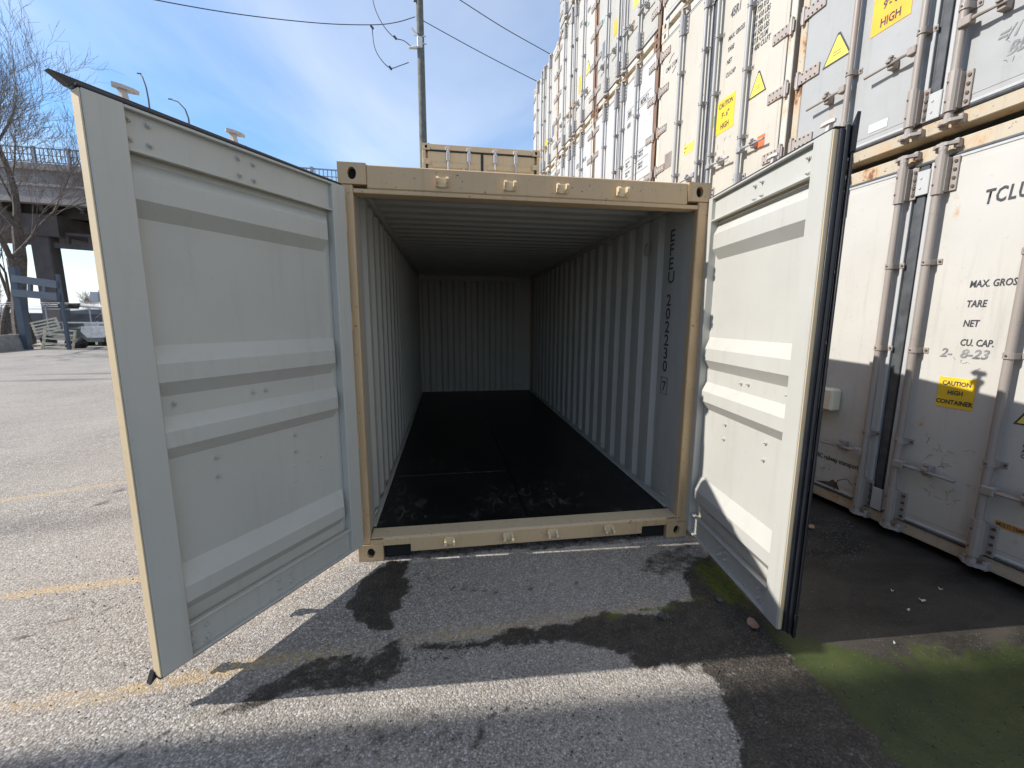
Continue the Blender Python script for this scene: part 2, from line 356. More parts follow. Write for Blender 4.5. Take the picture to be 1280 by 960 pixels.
xs = np.unique(np.concatenate([-np.geomspace(6, 900, 26), np.arange(-6, -2.6, .06), np.arange(-2.6, 3.0, .02), np.geomspace(3.0, 900, 26)]))
ys = np.unique(np.concatenate([-np.geomspace(2.4, 900, 22), np.arange(-2.4, .5, .02), np.arange(.5, 3, .06), np.arange(3, 12, .2), np.geomspace(12, 900, 24)]))
X, Y = np.meshgrid(xs, ys, indexing='ij')
# stains, mud, moss, paint and some painted shade, laid out over the yard
wet = np.zeros(X.shape); mud = np.zeros(X.shape); moss = np.zeros(X.shape); yel = np.zeros(X.shape)
wet = np.maximum(wet, soft(px((478, 699), (516, 699), (508, 740), (490, 775), (497, 788), (468, 786), (438, 752), (462, 722)), X, Y, .05, .015, 3))
wet = np.maximum(wet, .9*soft(px((508, 806), (600, 795), (660, 785), (760, 772), (870, 752), (845, 722), (880, 690), (930, 725), (985, 790), (1010, 835), (890, 842), (868, 836), (800, 838), (780, 812), (690, 806), (640, 800), (560, 812)), X, Y, .06, .02, 11))
wet = np.maximum(wet, .75*soft(px((255, 890), (330, 845), (430, 822), (500, 803), (506, 832), (480, 850), (420, 862), (380, 878)), X, Y, .06, .02, 21))
wet = np.maximum(wet, .85*soft(px((880, 838), (1030, 825), (1110, 900), (1300, 1020), (1300, 1250), (935, 1250), (930, 960), (915, 905), (895, 870)), X, Y, .05, .02, 31))
wet = np.maximum(wet, .38*soft(px((300, 925), (470, 905), (640, 925), (560, 960), (0, 1020), (0, 960), (150, 940)), X, Y, .12, .06, 41))  # lower-left shading, painted in as a faint dark patch
wet = np.maximum(wet, .5*soft([(-1.05, -.02), (1.3, -.02), (1.3, .1), (-1.05, .1)], X, Y, .03, .02, 43))  # soft darker strip on the ground along the front sill
wet = np.maximum(wet, .55*soft(px((800, 690), (860, 680), (880, 700), (840, 725), (800, 712)), X, Y, .08, .03, 51))
mudp = [(1.25, 7), (1.25, .3), tuple(gp(905, 700)[:2]), tuple(gp(960, 790)[:2]), tuple(gp(1010, 850)[:2]), tuple(gp(1070, 905)[:2]), tuple(gp(1160, 990)[:2]), (1.2, -2.4), (3.2, -6), (3.2, 7)]
mud = soft(mudp, X, Y, .05, .03, 61)
grn = soft(px((950, 780), (990, 792), (1060, 812), (1150, 835), (1290, 800), (1600, 1000), (1200, 1100), (1110, 960), (1045, 890), (985, 840)), X, Y, .10, .09, 71)
mossy = soft(px((868, 705), (895, 703), (935, 735), (945, 765), (915, 750), (885, 725)), X, Y, .07, .03, 81)
mossl = line(px((760, 771), (875, 748)), .035, X, Y, .03, 83)*(vnoise(X, Y, 12, 85) > .45)
yel = line(px((-200, 912), (0, 888), (130, 868), (330, 828), (500, 802), (700, 775), (880, 750)), .085, X, Y, .02, 91)*np.clip(.25+1.3*(vnoise(X, Y, 2.1, 93)-.3), 0, 1)
yel *= np.where(Y > 10, 0, 1)
yel = np.maximum(yel, line([(-9.5, -.35), (-4.6, 1.53), (-3.8, 1.86), (-2.4, 2.4)], .075, X, Y, .015, 95))
yel = np.maximum(yel, line([(-3.22, -.055), (-2.5, .02), (-1.9, .09)], .085, X, Y, .015, 97)*.95)
yel = np.maximum(yel, line([(-6.5, -.3), (-3.2, -.055)], .07, X, Y, .015, 97)*.3)
wht = line([(-1.02, -.035), (-.9, -.028)], .012, X, Y, .004, 99); 
for a, b in (((-.88, -.045), (-.16, -.040)), ((-.14, -.01), (-.02, -.008)), ((.0, -.047), (.72, -.052)), ((.62, .005), (.73, .005)), ((.78, -.05), (1.4, -.06))): wht = np.maximum(wht, line([a, b], .020, X, Y, .006, 101))
crk = np.zeros(X.shape)
for P, wd in ((px((-100, 512), (60, 508), (160, 503)), .035), (px((-50, 489), (80, 487), (160, 485)), .05), (px((0, 545), (60, 533), (125, 524), (160, 518)), .018), (px((60, 665), (100, 643), (125, 630), (165, 603)), .012), (px((0, 560), (50, 548), (70, 545)), .02), (px((20, 800), (70, 776), (110, 770), (160, 750)), .008), (px((560, 960), (600, 925), (596, 905), (640, 880), (700, 874)), .006), (px((120, 960), (210, 915), (240, 900)), .007), (px((520, 715), (560, 735), (640, 740), (720, 728)), .006)):
    crk = np.maximum(crk, line(P, wd, X, Y, .02, int(wd*1e4)))
tyre = np.zeros(X.shape)
for P in (px((-200, 470), (60, 462), (160, 452)), px((0, 462), (70, 458), (140, 443)), px((0, 452), (50, 458), (150, 468)), px((0, 470), (150, 478)), px((10, 442), (60, 455), (140, 470)), px((0, 478), (160, 474))):
    tyre = np.maximum(tyre, line(P, .22, X, Y, .25, 7)*.8)
tyre = np.maximum(tyre, .35*line([(-6, .8), (-3.2, 1.0), (-2, 1.4)], .3, X, Y, .1, 9))
Z = 0.006*(vnoise(X, Y, .8, 5)-.5)+0.003*(vnoise(X, Y, 3.1, 6)-.5)
Z = Z - .004*mud*(1-0*X)
nx, ny = X.shape
me = bpy.data.meshes.new('ground')
V3 = np.stack([X.ravel(), Y.ravel(), Z.ravel()], 1); idx = np.arange(nx*ny).reshape(nx, ny)
q = np.stack([idx[:-1, :-1].ravel(), idx[1:, :-1].ravel(), idx[1:, 1:].ravel(), idx[:-1, 1:].ravel()], 1)
me.vertices.add(len(V3)); me.vertices.foreach_set('co', V3.ravel()); me.loops.add(q.size); me.loops.foreach_set('vertex_index', q.ravel())
me.polygons.add(len(q)); me.polygons.foreach_set('loop_start', np.arange(0, q.size, 4)); me.update(calc_edges=True)
for nm, ch in (('surface_a', (wet, mud, grn, yel)), ('surface_b', (wht, crk, tyre, np.maximum(mossy, mossl*.8)))):
    at = me.color_attributes.new(nm, 'FLOAT_COLOR', 'POINT'); at.data.foreach_set('color', np.stack([c.ravel() for c in ch], 1).astype(np.float32).ravel())
def ground_mat():
    m, nt, p = newmat('asphalt'); pos = N(nt, 'ShaderNodeNewGeometry').outputs['Position']
    A = N(nt, 'ShaderNodeVertexColor', layer_name='surface_a'); B = N(nt, 'ShaderNodeVertexColor', layer_name='surface_b')
    sa = N(nt, 'ShaderNodeSeparateColor'); lk(nt, A.outputs[0], sa.inputs[0]); sb = N(nt, 'ShaderNodeSeparateColor'); lk(nt, B.outputs[0], sb.inputs[0])
    wet_shade_v, mudv, grnv, yelv = sa.outputs[0], sa.outputs[1], sa.outputs[2], A.outputs[1]; whtv, crkv, tyv, mosv = sb.outputs[0], sb.outputs[1], sb.outputs[2], B.outputs[1]
    wob = N(nt, 'ShaderNodeTexNoise'); wob.inputs['Scale'].default_value = 60; lk(nt, pos, wob.inputs['Vector'])
    wv = N(nt, 'ShaderNodeVectorMath', operation='MULTIPLY_ADD'); lk(nt, wob.outputs[1], wv.inputs[0]); wv.inputs[1].default_value = (.012, .012, .012); lk(nt, pos, wv.inputs[2])
    vo = N(nt, 'ShaderNodeTexVoronoi'); vo.inputs['Scale'].default_value = 105; lk(nt, wv.outputs[0], vo.inputs['Vector'])
    vo2 = N(nt, 'ShaderNodeTexVoronoi'); vo2.inputs['Scale'].default_value = 210; lk(nt, pos, vo2.inputs['Vector'])
    sc = N(nt, 'ShaderNodeSeparateColor'); lk(nt, vo.outputs['Color'], sc.inputs[0]); sc2 = N(nt, 'ShaderNodeSeparateColor'); lk(nt, vo2.outputs['Color'], sc2.inputs[0])
    stone = mixc(nt, ramp(nt, sc.outputs[0], 0.0, 1.0), (0.125, 0.110, 0.092), (0.585, 0.53, 0.46))
    stone = mixc(nt, ramp(nt, sc.outputs[1], 0.86, 0.93), stone, (0.62, 0.60, 0.56))
    fine = mixc(nt, sc2.outputs[0], (0.16, 0.14, 0.118), (0.52, 0.465, 0.40))
    c = mixc(nt, ramp(nt, sc.outputs[2], 0.35, 0.55), fine, stone)
    gap = ramp(nt, vo.outputs['Distance'], 0.30, 0.62, 0, 0.5); c = mixc(nt, gap, c, (0.06, 0.055, 0.05))
    big = noise(nt, pos, 0.7, 5, 0.6); mid = noise(nt, pos, 5.5, 6, 0.65)
    c = mixc(nt, ramp(nt, big, 0.3, 0.7, 0.0, 0.35), c, (0.50, 0.45, 0.385))
    c = mixc(nt, ramp(nt, mid, 0.50, 0.72, 0, 0.30), c, (0.17, 0.155, 0.135))
    c = mixc(nt, ramp(nt, noise(nt, pos, 3.2, 5, 0.6), 0.60, 0.74, 0, 0.28), c, (0.36, 0.27, 0.17))
    # rusty drips
    c = mixc(nt, ramp(nt, noise(nt, pos, 2.6, 3, 0.5), 0.735, 0.76, 0, 0.45), c, (0.33, 0.16, 0.07))
    # worn paint
    wear = ramp(nt, M2(nt, 'ADD', noise(nt, pos, 30, 6, 0.7), M2(nt, 'MULTIPLY', sc.outputs[0], 0.15)), 0.42, 0.66, 1, 0.1)
    c = mixc(nt, M2(nt, 'MULTIPLY', M2(nt, 'MULTIPLY', yelv, wear), 0.72), c, (0.62, 0.40, 0.13))
    c = mixc(nt, M2(nt, 'MULTIPLY', whtv, ramp(nt, mid, 0.3, 0.6, 0.4, 0.9)), c, (0.52, 0.50, 0.46))
    c = mixc(nt, M2(nt, 'MULTIPLY', tyv, 0.8), c, (0.075, 0.072, 0.072))
    c = mixc(nt, M2(nt, 'MULTIPLY', crkv, ramp(nt, noise(nt, pos, 18, 5, 0.7), 0.35, 0.5, 0.35, 0.9)), c, (0.022, 0.02, 0.018))
    # wet, oily grit, with the painted lower-left shade in the same mask
    wn = ramp(nt, M2(nt, 'ADD', wet_shade_v, M2(nt, 'MULTIPLY', M2(nt, 'SUBTRACT', noise(nt, pos, 15, 8, 0.8), 0.5), 2.0)), 0.30, 0.72)
    dark = mixc(nt, 1.0, c, mixc(nt, ramp(nt, noise(nt, pos, 11, 6, 0.75), 0.35, 0.65), (0.05, 0.045, 0.04), (0.20, 0.18, 0.155)), 'MULTIPLY'); c = mixc(nt, M2(nt, 'MULTIPLY', wn, 0.95), c, dark)
    # silt
    sl = noise(nt, pos, 1.6, 6, 0.6, (1.0, 2.2, 1), 0.8)
    silt = mixc(nt, ramp(nt, sl, 0.35, 0.66), (0.014, 0.012, 0.010), (0.060, 0.052, 0.042))
    silt = mixc(nt, ramp(nt, noise(nt, pos, 60, 5, 0.7), 0.5, 0.75, 0, 0.5), silt, (0.085, 0.075, 0.06))
    green = mixc(nt, ramp(nt, noise(nt, pos, 3.0, 6, 0.65), 0.3, 0.7), (0.018, 0.028, 0.008), (0.055, 0.070, 0.019))
    gm = ramp(nt, M2(nt, 'ADD', grnv, M2(nt, 'MULTIPLY', M2(nt, 'SUBTRACT', noise(nt, pos, 7, 9, 0.78), 0.5), 1.9)), 0.32, 0.70)
    silt = mixc(nt, gm, silt, green)
    mm = ramp(nt, M2(nt, 'ADD', mudv, M2(nt, 'MULTIPLY', M2(nt, 'SUBTRACT', noise(nt, pos, 16, 6, 0.7), 0.5), 0.7)), 0.4, 0.62)
    c = mixc(nt, mm, c, silt)
    specks = M2(nt, 'MULTIPLY', ramp(nt, sc2.outputs[1], 0.975, 0.98), ramp(nt, noise(nt, pos, 7, 4), 0.42, 0.6))
    c = mixc(nt, M2(nt, 'MULTIPLY', specks, 0.22), c, (0.42, 0.40, 0.36))
    ms = M2(nt, 'MULTIPLY', mosv, ramp(nt, noise(nt, pos, 28, 6, 0.75), 0.36, 0.55)); c = mixc(nt, ms, c, (0.115, 0.135, 0.012))
    lk(nt, c, p.inputs['Base Color'])
    r = mixc(nt, wn, (0.82,)*3, (0.55,)*3); r = mixc(nt, mm, r, (0.50,)*3); lk(nt, r, p.inputs['Roughness'])
    p.inputs['Specular IOR Level'].default_value = 0.35
    h = M2(nt, 'MULTIPLY', vo.outputs['Distance'], -1.0); h = M2(nt, 'ADD', h, M2(nt, 'MULTIPLY', vo2.outputs['Distance'], -0.35))
    h = M2(nt, 'MULTIPLY', h, ramp(nt, mm, 0, 1, 1, 0.30)); h = M2(nt, 'ADD', h, M2(nt, 'MULTIPLY', noise(nt, pos, 9, 6, 0.6), 0.9)); h = M2(nt, 'SUBTRACT', h, M2(nt, 'MULTIPLY', crkv, 2.0))
    bump(nt, p, h, 0.75, 0.006); MAT['asphalt'] = m
ground_mat(); me.materials.append(MAT['asphalt'])
place('ground', me, kind='structure')

# ================================================================== THE OPEN CONTAINER
W2, H, L = 1.219, 2.591, 6.058
box = thing('shipping_container', 'open empty tan shipping container with black floor and both doors swung wide', 'container')
def castings(root, W, HH, LL, mat, y0=0.0, names='corner_casting', back=True):
    for sx in (-1, 1):
        for zt in (0, 1):
            for yb in ((0, 1) if back else (0,)):
                def f(b, sx=sx, zt=zt, yb=yb):
                    xa, xb = (sx*(W-.162), sx*(W+.003)); x0, x1 = min(xa, xb), max(xa, xb)
                    z0, z1 = ((-.0, .121) if not zt else (HH-.118, HH+.004)); ya, yc = ((y0-.006, y0+.178) if not yb else (LL-.178, LL+.003))
                    casting(b, x0, x1, ya, yc, z0, z1, {'-y' if not yb else '+y', '+x' if sx > 0 else '-x', '+z' if zt else '-z'})
                me = cached(('corner_casting', sx, zt, yb, W, HH, LL, y0), (mat, 'hole'), f)
                place('corner_casting', me, root)
castings(box, W2, H, L, 'tan_paint')
def opost(b, s):
    x = s*W2; b.box(x, s*1.140, 0.0, .055, .121, H-.118, .006)
b = MB(); opost(b, -1); b.obj('corner_post', 'tan_paint', box)
b = MB(); opost(b, 1); b.obj('corner_post', 'tan_paint', box)
for s in (-1, 1):
    b = MB(); b.box(s*(W2-.002), s*1.150, .057, .17, .121, H-.118, .004); b.obj('post_liner', 'inner_paint', box)
    b = MB(); b.box(s*W2, s*1.15, L-.16, L, .121, H-.118, .004); b.obj('corner_post', 'tan_paint', box)
    b = MB(); b.box(s*(W2-.002), s*1.16, .18, L-.18, .02, .155, .004); b.obj('bottom_rail', 'tan_paint', box)
    b = MB(); b.box(s*(W2-.002), s*1.155, .18, L-.18, H-.075, H-.012, .004); b.m = 1; b.box(s*1.153, s*1.12, .16, L-.16, H-.085, H-.035, .004); b.obj('top_rail', ['tan_paint', 'inner_paint'], box)
b = MB(); b.box(-W2+.162, W2-.162, 0, .10, 2.452, H-.002, .006); b.box(-1.139, 1.139, .004, .10, 2.425, 2.451, .003)
b.obj('header', 'tan_paint', box)
b = MB(); b.prism([(0.0, .05), (0.0, .150), (.008, .1585), (.13, .1585), (.13, .05)], 0, -.87, .855)
for x0, x1 in ((-W2+.163, -.871), (.856, W2-.163)): b.prism([(0.0, .106), (0.0, .150), (.008, .1585), (.13, .1585), (.13, .106)], 0, x0, x1)
b.box(-1.139, -W2+.163, .001, .13, .122, .150); b.box(1.139, W2-.163, .001, .13, .122, .150)
b.obj('door_sill', 'tan_paint', box)
b = MB(); b.prism([(.008, .159), (.014, .163), (.130, .173), (.130, .159)], 0, -1.138, 1.138); b.obj('threshold_plate', 'sill_paint', box)
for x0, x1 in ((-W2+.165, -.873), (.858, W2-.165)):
    b = MB(); b.box(x0, x1, .03, .125, .004, .105); b.obj('sill_slot_shade', 'hole', box)  # black block painting the dark inside each sill slot
# keepers for the locking bars: two curled lugs on a base each
def keeper(b, up):
    b.box(-.035, .035, -.012, 0, -.028, .028, .003)
    for s in (-1, 1):
        b.prism([(-.001, -.024), (-.001, .028), (-.036, .028), (-.048, .014), (-.043, -.008), (-.030, -.002), (-.022, -.024)] if up else [(-.001, .024), (-.001, -.028), (-.040, -.028), (-.056, -.014), (-.050, .008), (-.030, .002), (-.022, .024)], 0, s*.030-.008, s*.030+.008)
for x in (-.601, -.177, .166, .578): place('cam_keeper', cached(('cam_keeper', 1), 'tan_light', lambda b: keeper(b, True)), box, (x, 0, 2.505))
for x in (-.600, -.180, .149, .583): place('cam_keeper', cached(('cam_keeper', 0), 'tan_light', lambda b: keeper(b, False)), box, (x, 0, .112))
def corrug(length, pitch, a0, a1, flat0, start=0.0):
    """trapezoid profile: list of (t, depth) from 0..length"""
    P = [(0, a0), (start+flat0, a0)]; t = start+flat0
    seg = pitch/4.0
    while t+pitch < length-flat0*.5:
        P += [(t+seg*.62, a1), (t+seg*.62+seg*1.38, a1), (t+seg*2.62, a0), (t+pitch, a0)]; t += pitch
    P.append((length, a0)); return P
for s in (-1, 1):
    P = corrug(L-.24, .278, 1.152, 1.186, .215 if s > 0 else .1); b = MB()
    for (t0, x0), (t1, x1) in zip(P[:-1], P[1:]):
        y0, y1 = .17+t0, .17+t1
        b.m = 0; b.face([(s*x0, y0, .15), (s*x1, y1, .15), (s*x1, y1, H-.08), (s*x0, y0, H-.08)])
        b.m = 1; b.face([(s*(x0+.005), y0, .15), (s*(x1+.005), y1, .15), (s*(x1+.005), y1, H-.07), (s*(x0+.005), y0, H-.07)])
    b.obj('side_wall', ['inner_paint', 'tan_paint'], box, recalc=False)
P = corrug(L-.11, .209, H-.028, H-.010, .06); b = MB()
for (t0, z0), (t1, z1) in zip(P[:-1], P[1:]):
    y0, y1 = .10+t0, .10+t1
    z0i = 2*(H-.019)-z0-.022; z1i = 2*(H-.019)-z1-.022
    b.m = 0; b.face([(-1.175, y0, z0-.016), (1.175, y0, z0-.016), (1.175, y1, z1-.016), (-1.175, y1, z1-.016)])
    b.m = 1; b.face([(-1.2, y0, z0), (1.2, y0, z0), (1.2, y1, z1), (-1.2, y1, z1)])
b.obj('roof', ['inner_paint', 'tan_paint'], box, recalc=False)
P = corrug(2.3, .25, L-.07, L-.03, .04); b = MB()
for (t0, y0), (t1, y1) in zip(P[:-1], P[1:]):
    b.m = 0; b.face([(-1.15+t0, y0, .15), (-1.15+t1, y1, .15), (-1.15+t1, y1, 2.46), (-1.15+t0, y0, 2.46)])
    b.m = 1; b.face([(-1.15+t0, y0+.005, .12), (-1.15+t1, y1+.005, .12), (-1.15+t1, y1+.005, 2.50), (-1.15+t0, y0+.005, 2.50)])
b.m = 0; b.box(-1.19, 1.19, L-.10, L-.02, 2.452, 2.585); b.m = 1; b.box(-1.139, 1.139, L-.019, L, 2.45, 2.588); b.box(-1.139, 1.139, L-.10, L, .0, .16); b.box(-1.2, -1.135, L-.06, L-.022, .1, 2.5); b.box(1.135, 1.2, L-.06, L-.022, .1, 2.5)
b.obj('end_wall', ['inner_paint', 'tan_paint'], box, recalc=False)
ysm = [.131, 1.19, 2.41, 3.63, 4.85, L-.075]
for k in range(5):
    for x0, x1 in ((-1.151, -.0035), (.0, 1.151)):
        b = MB(); b.box(x0, x1-.0035, ysm[k], ysm[k+1]-.004, .138, .1605 if k % 2 == 0 else .1598, .0012); b.obj('floor_board', 'black_ply', box)
for k in range(10):
    b = MB(); b.box(-1.158, 1.158, .4+k*.58, .45+k*.58, .03, .136); b.obj('cross_member', 'scrap_dark', box)
for s in (-1, 1):        # skirting angle and lashing rings
    b = MB(); b.box(s*1.151, s*1.128, .175, L-.08, .161, .172, .002); b.box(s*1.1515, s*1.146, .175, L-.08, .172, .205, .002); b.obj('floor_edge_angle', 'inner_paint', box)
    for k, y in enumerate((.24, 1.6, 3.0, 4.4)):
        for z, up in ((.24, 1), (2.475, -1)):
            b = MB(); pts = [(s*1.148-s*.018*abs(math.sin(a)), y+.03*math.cos(a), z+.024*math.sin(a)*up) for a in np.linspace(0, math.pi, 8)]
            b.tube(pts, .005, 6); b.obj('lashing_ring', 'inner_paint', box, smooth=True)
b = MB()
for k in range(4): b.prism([(1.149, 2.26+k*.026), (1.135, 2.252+k*.026), (1.149, 2.275+k*.026)], 1, .73, .79)
b.obj('air_vent', 'galvanised', box, loc=(.003, 0, -.02))
R_IN = (math.pi/2, 0, -math.pi/2)
for ch, z in zip('EFEU202230', (2.29, 2.185, 2.08, 1.975, 1.80, 1.695, 1.59, 1.485, 1.38, 1.275)):
    text_later(ch, .128, (1.1503, .375, z-.02), box, sx=1.15, rot=R_IN, shear=0, bold=.0022)
text_later('7', .115, (1.1503, .365, 1.095), box, sx=1.0, rot=R_IN, shear=0, bold=.002)
b = MB()
for (y0, y1, z0, z1) in ((.285, .385, 1.205, 1.209), (.285, .385, 1.07, 1.074), (.285, .289, 1.0745, 1.2045), (.381, .385, 1.0745, 1.2045)): b.box(1.1495, 1.1515, y0, y1, z0, z1)
b.obj('check_digit_frame', 'ink', box)

# ---- the two open doors. local x = +-u (along the door from the hinge), y = n (towards the inner face), z = height
def open_door(sx, hx, hy, ang, z0, z1, ustile, left):
    rz = ang if sx > 0 else ang+math.pi
    WD = 1.165; b = MB(); fr = .052
    B = lambda u0, u1, n0, n1, a, c, ch=.003: b.box(sx*u0, sx*u1, n0, n1, a, c, ch)
    B(0, ustile[0], -fr, 0, z0, z1); B(ustile[1], WD, -fr, 0, z0, z1)
    B(ustile[0]-.001, ustile[1]+.001, -fr+.002, -.026, z1-.150, z1-.002, 0); B(ustile[0]-.001, ustile[1]+.001, -fr+.002, -.026, z0+.002, z0+.150, 0)
    B(ustile[0], ustile[1], -.027, -.001, z1-.013, z1-.001, .002); B(ustile[0], ustile[1], -.027, -.003, z1-.160, z1-.150, .002)
    B(ustile[0], ustile[1], -.027, -.001, z0+.001, z0+.013, .002); B(ustile[0], ustile[1], -.027, -.003, z0+.150, z0+.160, .002)
    d = b.obj('door', 'grey_paint', box, (hx, hy, 0), rz)
    # outer skin of the frame and the free edge show the outside colour
    b = MB(); b.box(sx*(WD+.0005), sx*(WD+.006), -fr-.004, -.004, z0+.002, z1-.002, .002); b.box(sx*0, sx*WD, -fr-.006, -fr-.0005, z0+.002, z1-.002); b.obj('outer_skin', 'tan_light', d)
    dep, rai = -.0505, -.006
    H0 = (z1-z0)/2.293
    prof = [(2.285, dep), (2.262, dep), (2.205, rai), (2.113, rai), (2.05, dep), (1.552, dep), (1.478, rai), (1.402, rai), (1.338, dep), (1.250, dep), (1.193, rai), (1.125, rai), (1.066, dep), (.583, dep), (.490, rai), (.418, rai), (.362, dep), (.305, dep)]
    prof = [(z0+(v-.15)*H0, n) for v, n in prof]
    u0, u1 = ustile; b = MB(); us = [(u0, 0), (u0+.012, 0), (u0+.045, 1), (u1+.004, 1)]
    rows = [[(sx*u, dep+(n-dep)*k, v) for u, k in us] for v, n in prof]
    for r0, r1 in zip(rows[:-1], rows[1:]):
        for i in range(len(us)-1): b.face([r0[i], r0[i+1], r1[i+1], r1[i]])
    b.obj('corrugated_panel', 'grey_paint', d, recalc=False)
    # bolts that come through from the locking gear
    def bolt(bb):
        bb.tube([(0, -.001, 0), (0, .003, 0)], .0125, 10); bb.tube([(0, .003, 0), (0, .010, 0)], [.0095, .0085], 8); bb.tube([(0, .010, 0), (.003, .019, -.002)], .0045, 6)
    def rivet(bb): bb.tube([(0, -.001, 0), (0, .004, 0), (0, .006, 0)], [.008, .0065, .003], 8)
    def zmap(v): return z0+(v-.15)*H0
    spots = [(.967, 2.401), (.967, 2.329), (1.03, 2.40), (1.03, 2.33), (.619, 2.398), (.546, 2.393), (.618, 2.325), (.549, 2.321)] if left else [(1.002, 2.385), (1.008, 2.318), (.567, 2.385), (.634, 2.388), (.571, 2.315), (.639, 2.318)]
    for u, v in spots: place('bolt', cached(('bolt',), 'grey_paint', bolt, True), d, (sx*u, -.026, zmap(v)))
    for u, v in [(.97, .252), (.97, .195), (1.03, .252), (1.03, .200), (.60, .252), (.60, .205), (.53, .252), (.53, .205)]: place('bolt', cached(('bolt',), 'grey_paint', bolt, True), d, (sx*u, -.026, zmap(v)))
    for u in (.2, .36, .5, .66, .82, .98): place('rivet', cached(('rivet',), 'grey_paint', rivet, True), d, (sx*u, -.026, zmap(.178)))
    mids = [(1.035, 1.302), (.977, 1.302), (.631, 1.298), (.563, 1.298)] if left else [(.558, 1.30), (.636, 1.305), (.995, 1.30)]
    for u, v in mids: place('bolt', cached(('bolt',), 'grey_paint', bolt, True), d, (sx*u, dep, zmap(v)))
    lows = [(.832, 1.018), (.834, .926), (.415, 1.02), (.418, .927)] if left else [(.418, 1.02), (.413, .925), (.855, 1.02), (.849, .925)]
    for u, v in lows: place('bolt', cached(('bolt',), 'grey_paint', bolt, True), d, (sx*u, dep, zmap(v)))
    if left:
        for u, v in [(.345, .843), (.254, .844), (.435, .844), (.438, .756), (.254, .764), (.261, .62), (.44, .62)]: place('rivet', cached(('rivet',), 'grey_paint', rivet, True), d, (sx*u, dep, zmap(v)))
    # rubber seal
    b = MB(); e = WD+.006
    if left:
        b.box(sx*.02, sx*(e+.002), -fr-.012, -.004, z1+.001, z1+.014, .003)
        b.prism([(sx*.02, z1+.012), (sx*(e+.004), z1+.012), (sx*(e+.050), z1+.040), (sx*.02, z1+.030)], 1, -fr-.030, -fr+.002)
        b.box(sx*.02, sx*(e+.001), -fr-.014, -.010, z0-.010, z0-.001, .003)
        b.prism([(sx*(e-.02), z0-.001), (sx*(e+.004), z0+.02), (sx*(e+.022), z0-.030)], 1, -fr-.024, -fr+.006)
        b.box(sx*(e-.06), sx*(e-.02), -fr-.03, -fr-.007, z0, z1, .004)
    else:
        b.box(sx*.02, sx*(e+.002), -fr-.012, -.006, z1+.001, z1+.010, .003)
        b.tube([(sx*(e+.006), -.034, z0+.004), (sx*(e+.006), -.034, z1-.004)], .009, 10); b.tube([(sx*(e+.008), -.058, z0-.01), (sx*(e+.008), -.058, z1+.01)], .012, 10)
        b.box(sx*(e+.0005), sx*(e+.010), -.075, -.024, z0+.003, z1-.003, .002)
        b.prism([(sx*(e-.10), z1+.008), (sx*(e+.012), z1+.010), (sx*(e+.035), z1+.055), (sx*(e+.030), z1-.10), (sx*(e+.004), z1-.12)], 1, -.088, -.072)
        b.prism([(sx*(e-.02), z0+.0), (sx*(e+.01), z0+.10), (sx*(e+.028), z0+.10), (sx*(e+.022), z0-.032)], 1, -.088, -.072)
        b.box(sx*(e+.006), sx*(e+.026), -.086, -.076, z0+.08, z1-.08, .002)
        b.box(sx*.02, sx*(e+.001), -fr-.014, -.010, z0-.008, z0-.001, .003)
    b.obj('door_seal', 'rubber', d, smooth=True)
    # locking bars, handles, hinges on the outer side
    for i, u in enumerate((.57, .99)):
        y = -fr-.058; lb = MB(); lb.tube([(sx*u, y, z0-.03), (sx*u, y, z1+.03)], .017, 10)
        bar = lb.obj('locking_bar', 'galvanised', d, smooth=True)
        for zz in (z0+.11, z0+.8, z0+1.14, z1-.5, z1-.11):
            k = MB(); k.box(sx*(u-.045), sx*(u+.045), -fr-.012, -fr-.006, zz-.03, zz+.03, .002); k.box(sx*(u-.024), sx*(u+.024), -fr-.082, -fr-.012, zz-.022, zz+.022, .005); k.obj('bar_bracket', 'galvanised', bar)
        for zz, sg in ((z1+.030, 1), (z0-.030, -1)):
            k = MB(); k.tube([(sx*u, y, zz-.02*sg), (sx*u, y, zz+.012*sg)], .021, 10); q_ = 1 if sg > 0 else .5
            k.prism([(sx*(u-0.011), y+.016), (sx*(u-0.035), y+.034), (sx*(u-0.039), y+.018), (sx*(u-0.019), y-.014), (sx*(u+0.020), y-.014), (sx*(u+0.035), y-.004), (sx*(u+0.030), y+.016)], 2, zz+.003*sg, zz+.017*sg)
            k.prism([(sx*(u-0.014), zz+.012*sg), (sx*(u+0.008), zz+.012*sg), (sx*(u+0.018), zz+(.012+.050*q_)*sg), (sx*(u-0.004), zz+(.012+.050*q_)*sg)], 1, y-.010, y+.010)
            k.prism([(sx*(u-0.023), y+.020), (sx*(u-0.045), y+.012), (sx*(u-0.020), y-.012), (sx*(u+0.033), y-.010), (sx*(u+0.041), y+.006), (sx*(u+0.014), y+.018)], 2, zz+(.012+.048*q_)*sg, zz+(.012+.062*q_)*sg)
            k.obj('bar_cam', 'cam_paint', bar, smooth=False)
        hz = z0+.86-.1*i; k = MB(); k.tube([(sx*u, y-.02, hz), (sx*(u-.1), y-.035, hz), (sx*(u-.38), y-.03, hz-.01)], [.013, .010, .011], 8); k.obj('bar_handle', 'galvanised', bar, smooth=True)
        k = MB(); k.box(sx*(u-.40), sx*(u-.34), -fr-.05, -fr-.006, hz-.03, hz+.03, .004); k.obj('handle_catch', 'galvanised', d)
    for zz in (z0+.18, z0+.72, z0+1.5, z1-.2):
        k = MB(); k.box(sx*-.015, sx*.10, -fr-.012, -fr-.006, zz-.05, zz+.05, .003); k.tube([(sx*-.012, -fr*.5, zz-.055), (sx*-.012, -fr*.5, zz+.055)], .014, 8); k.obj('hinge', 'tan_paint', d, smooth=False)
    return d
open_door(1, -1.174, -.047, math.radians(-123.0), .15, 2.443, (.098, 1.046), True)
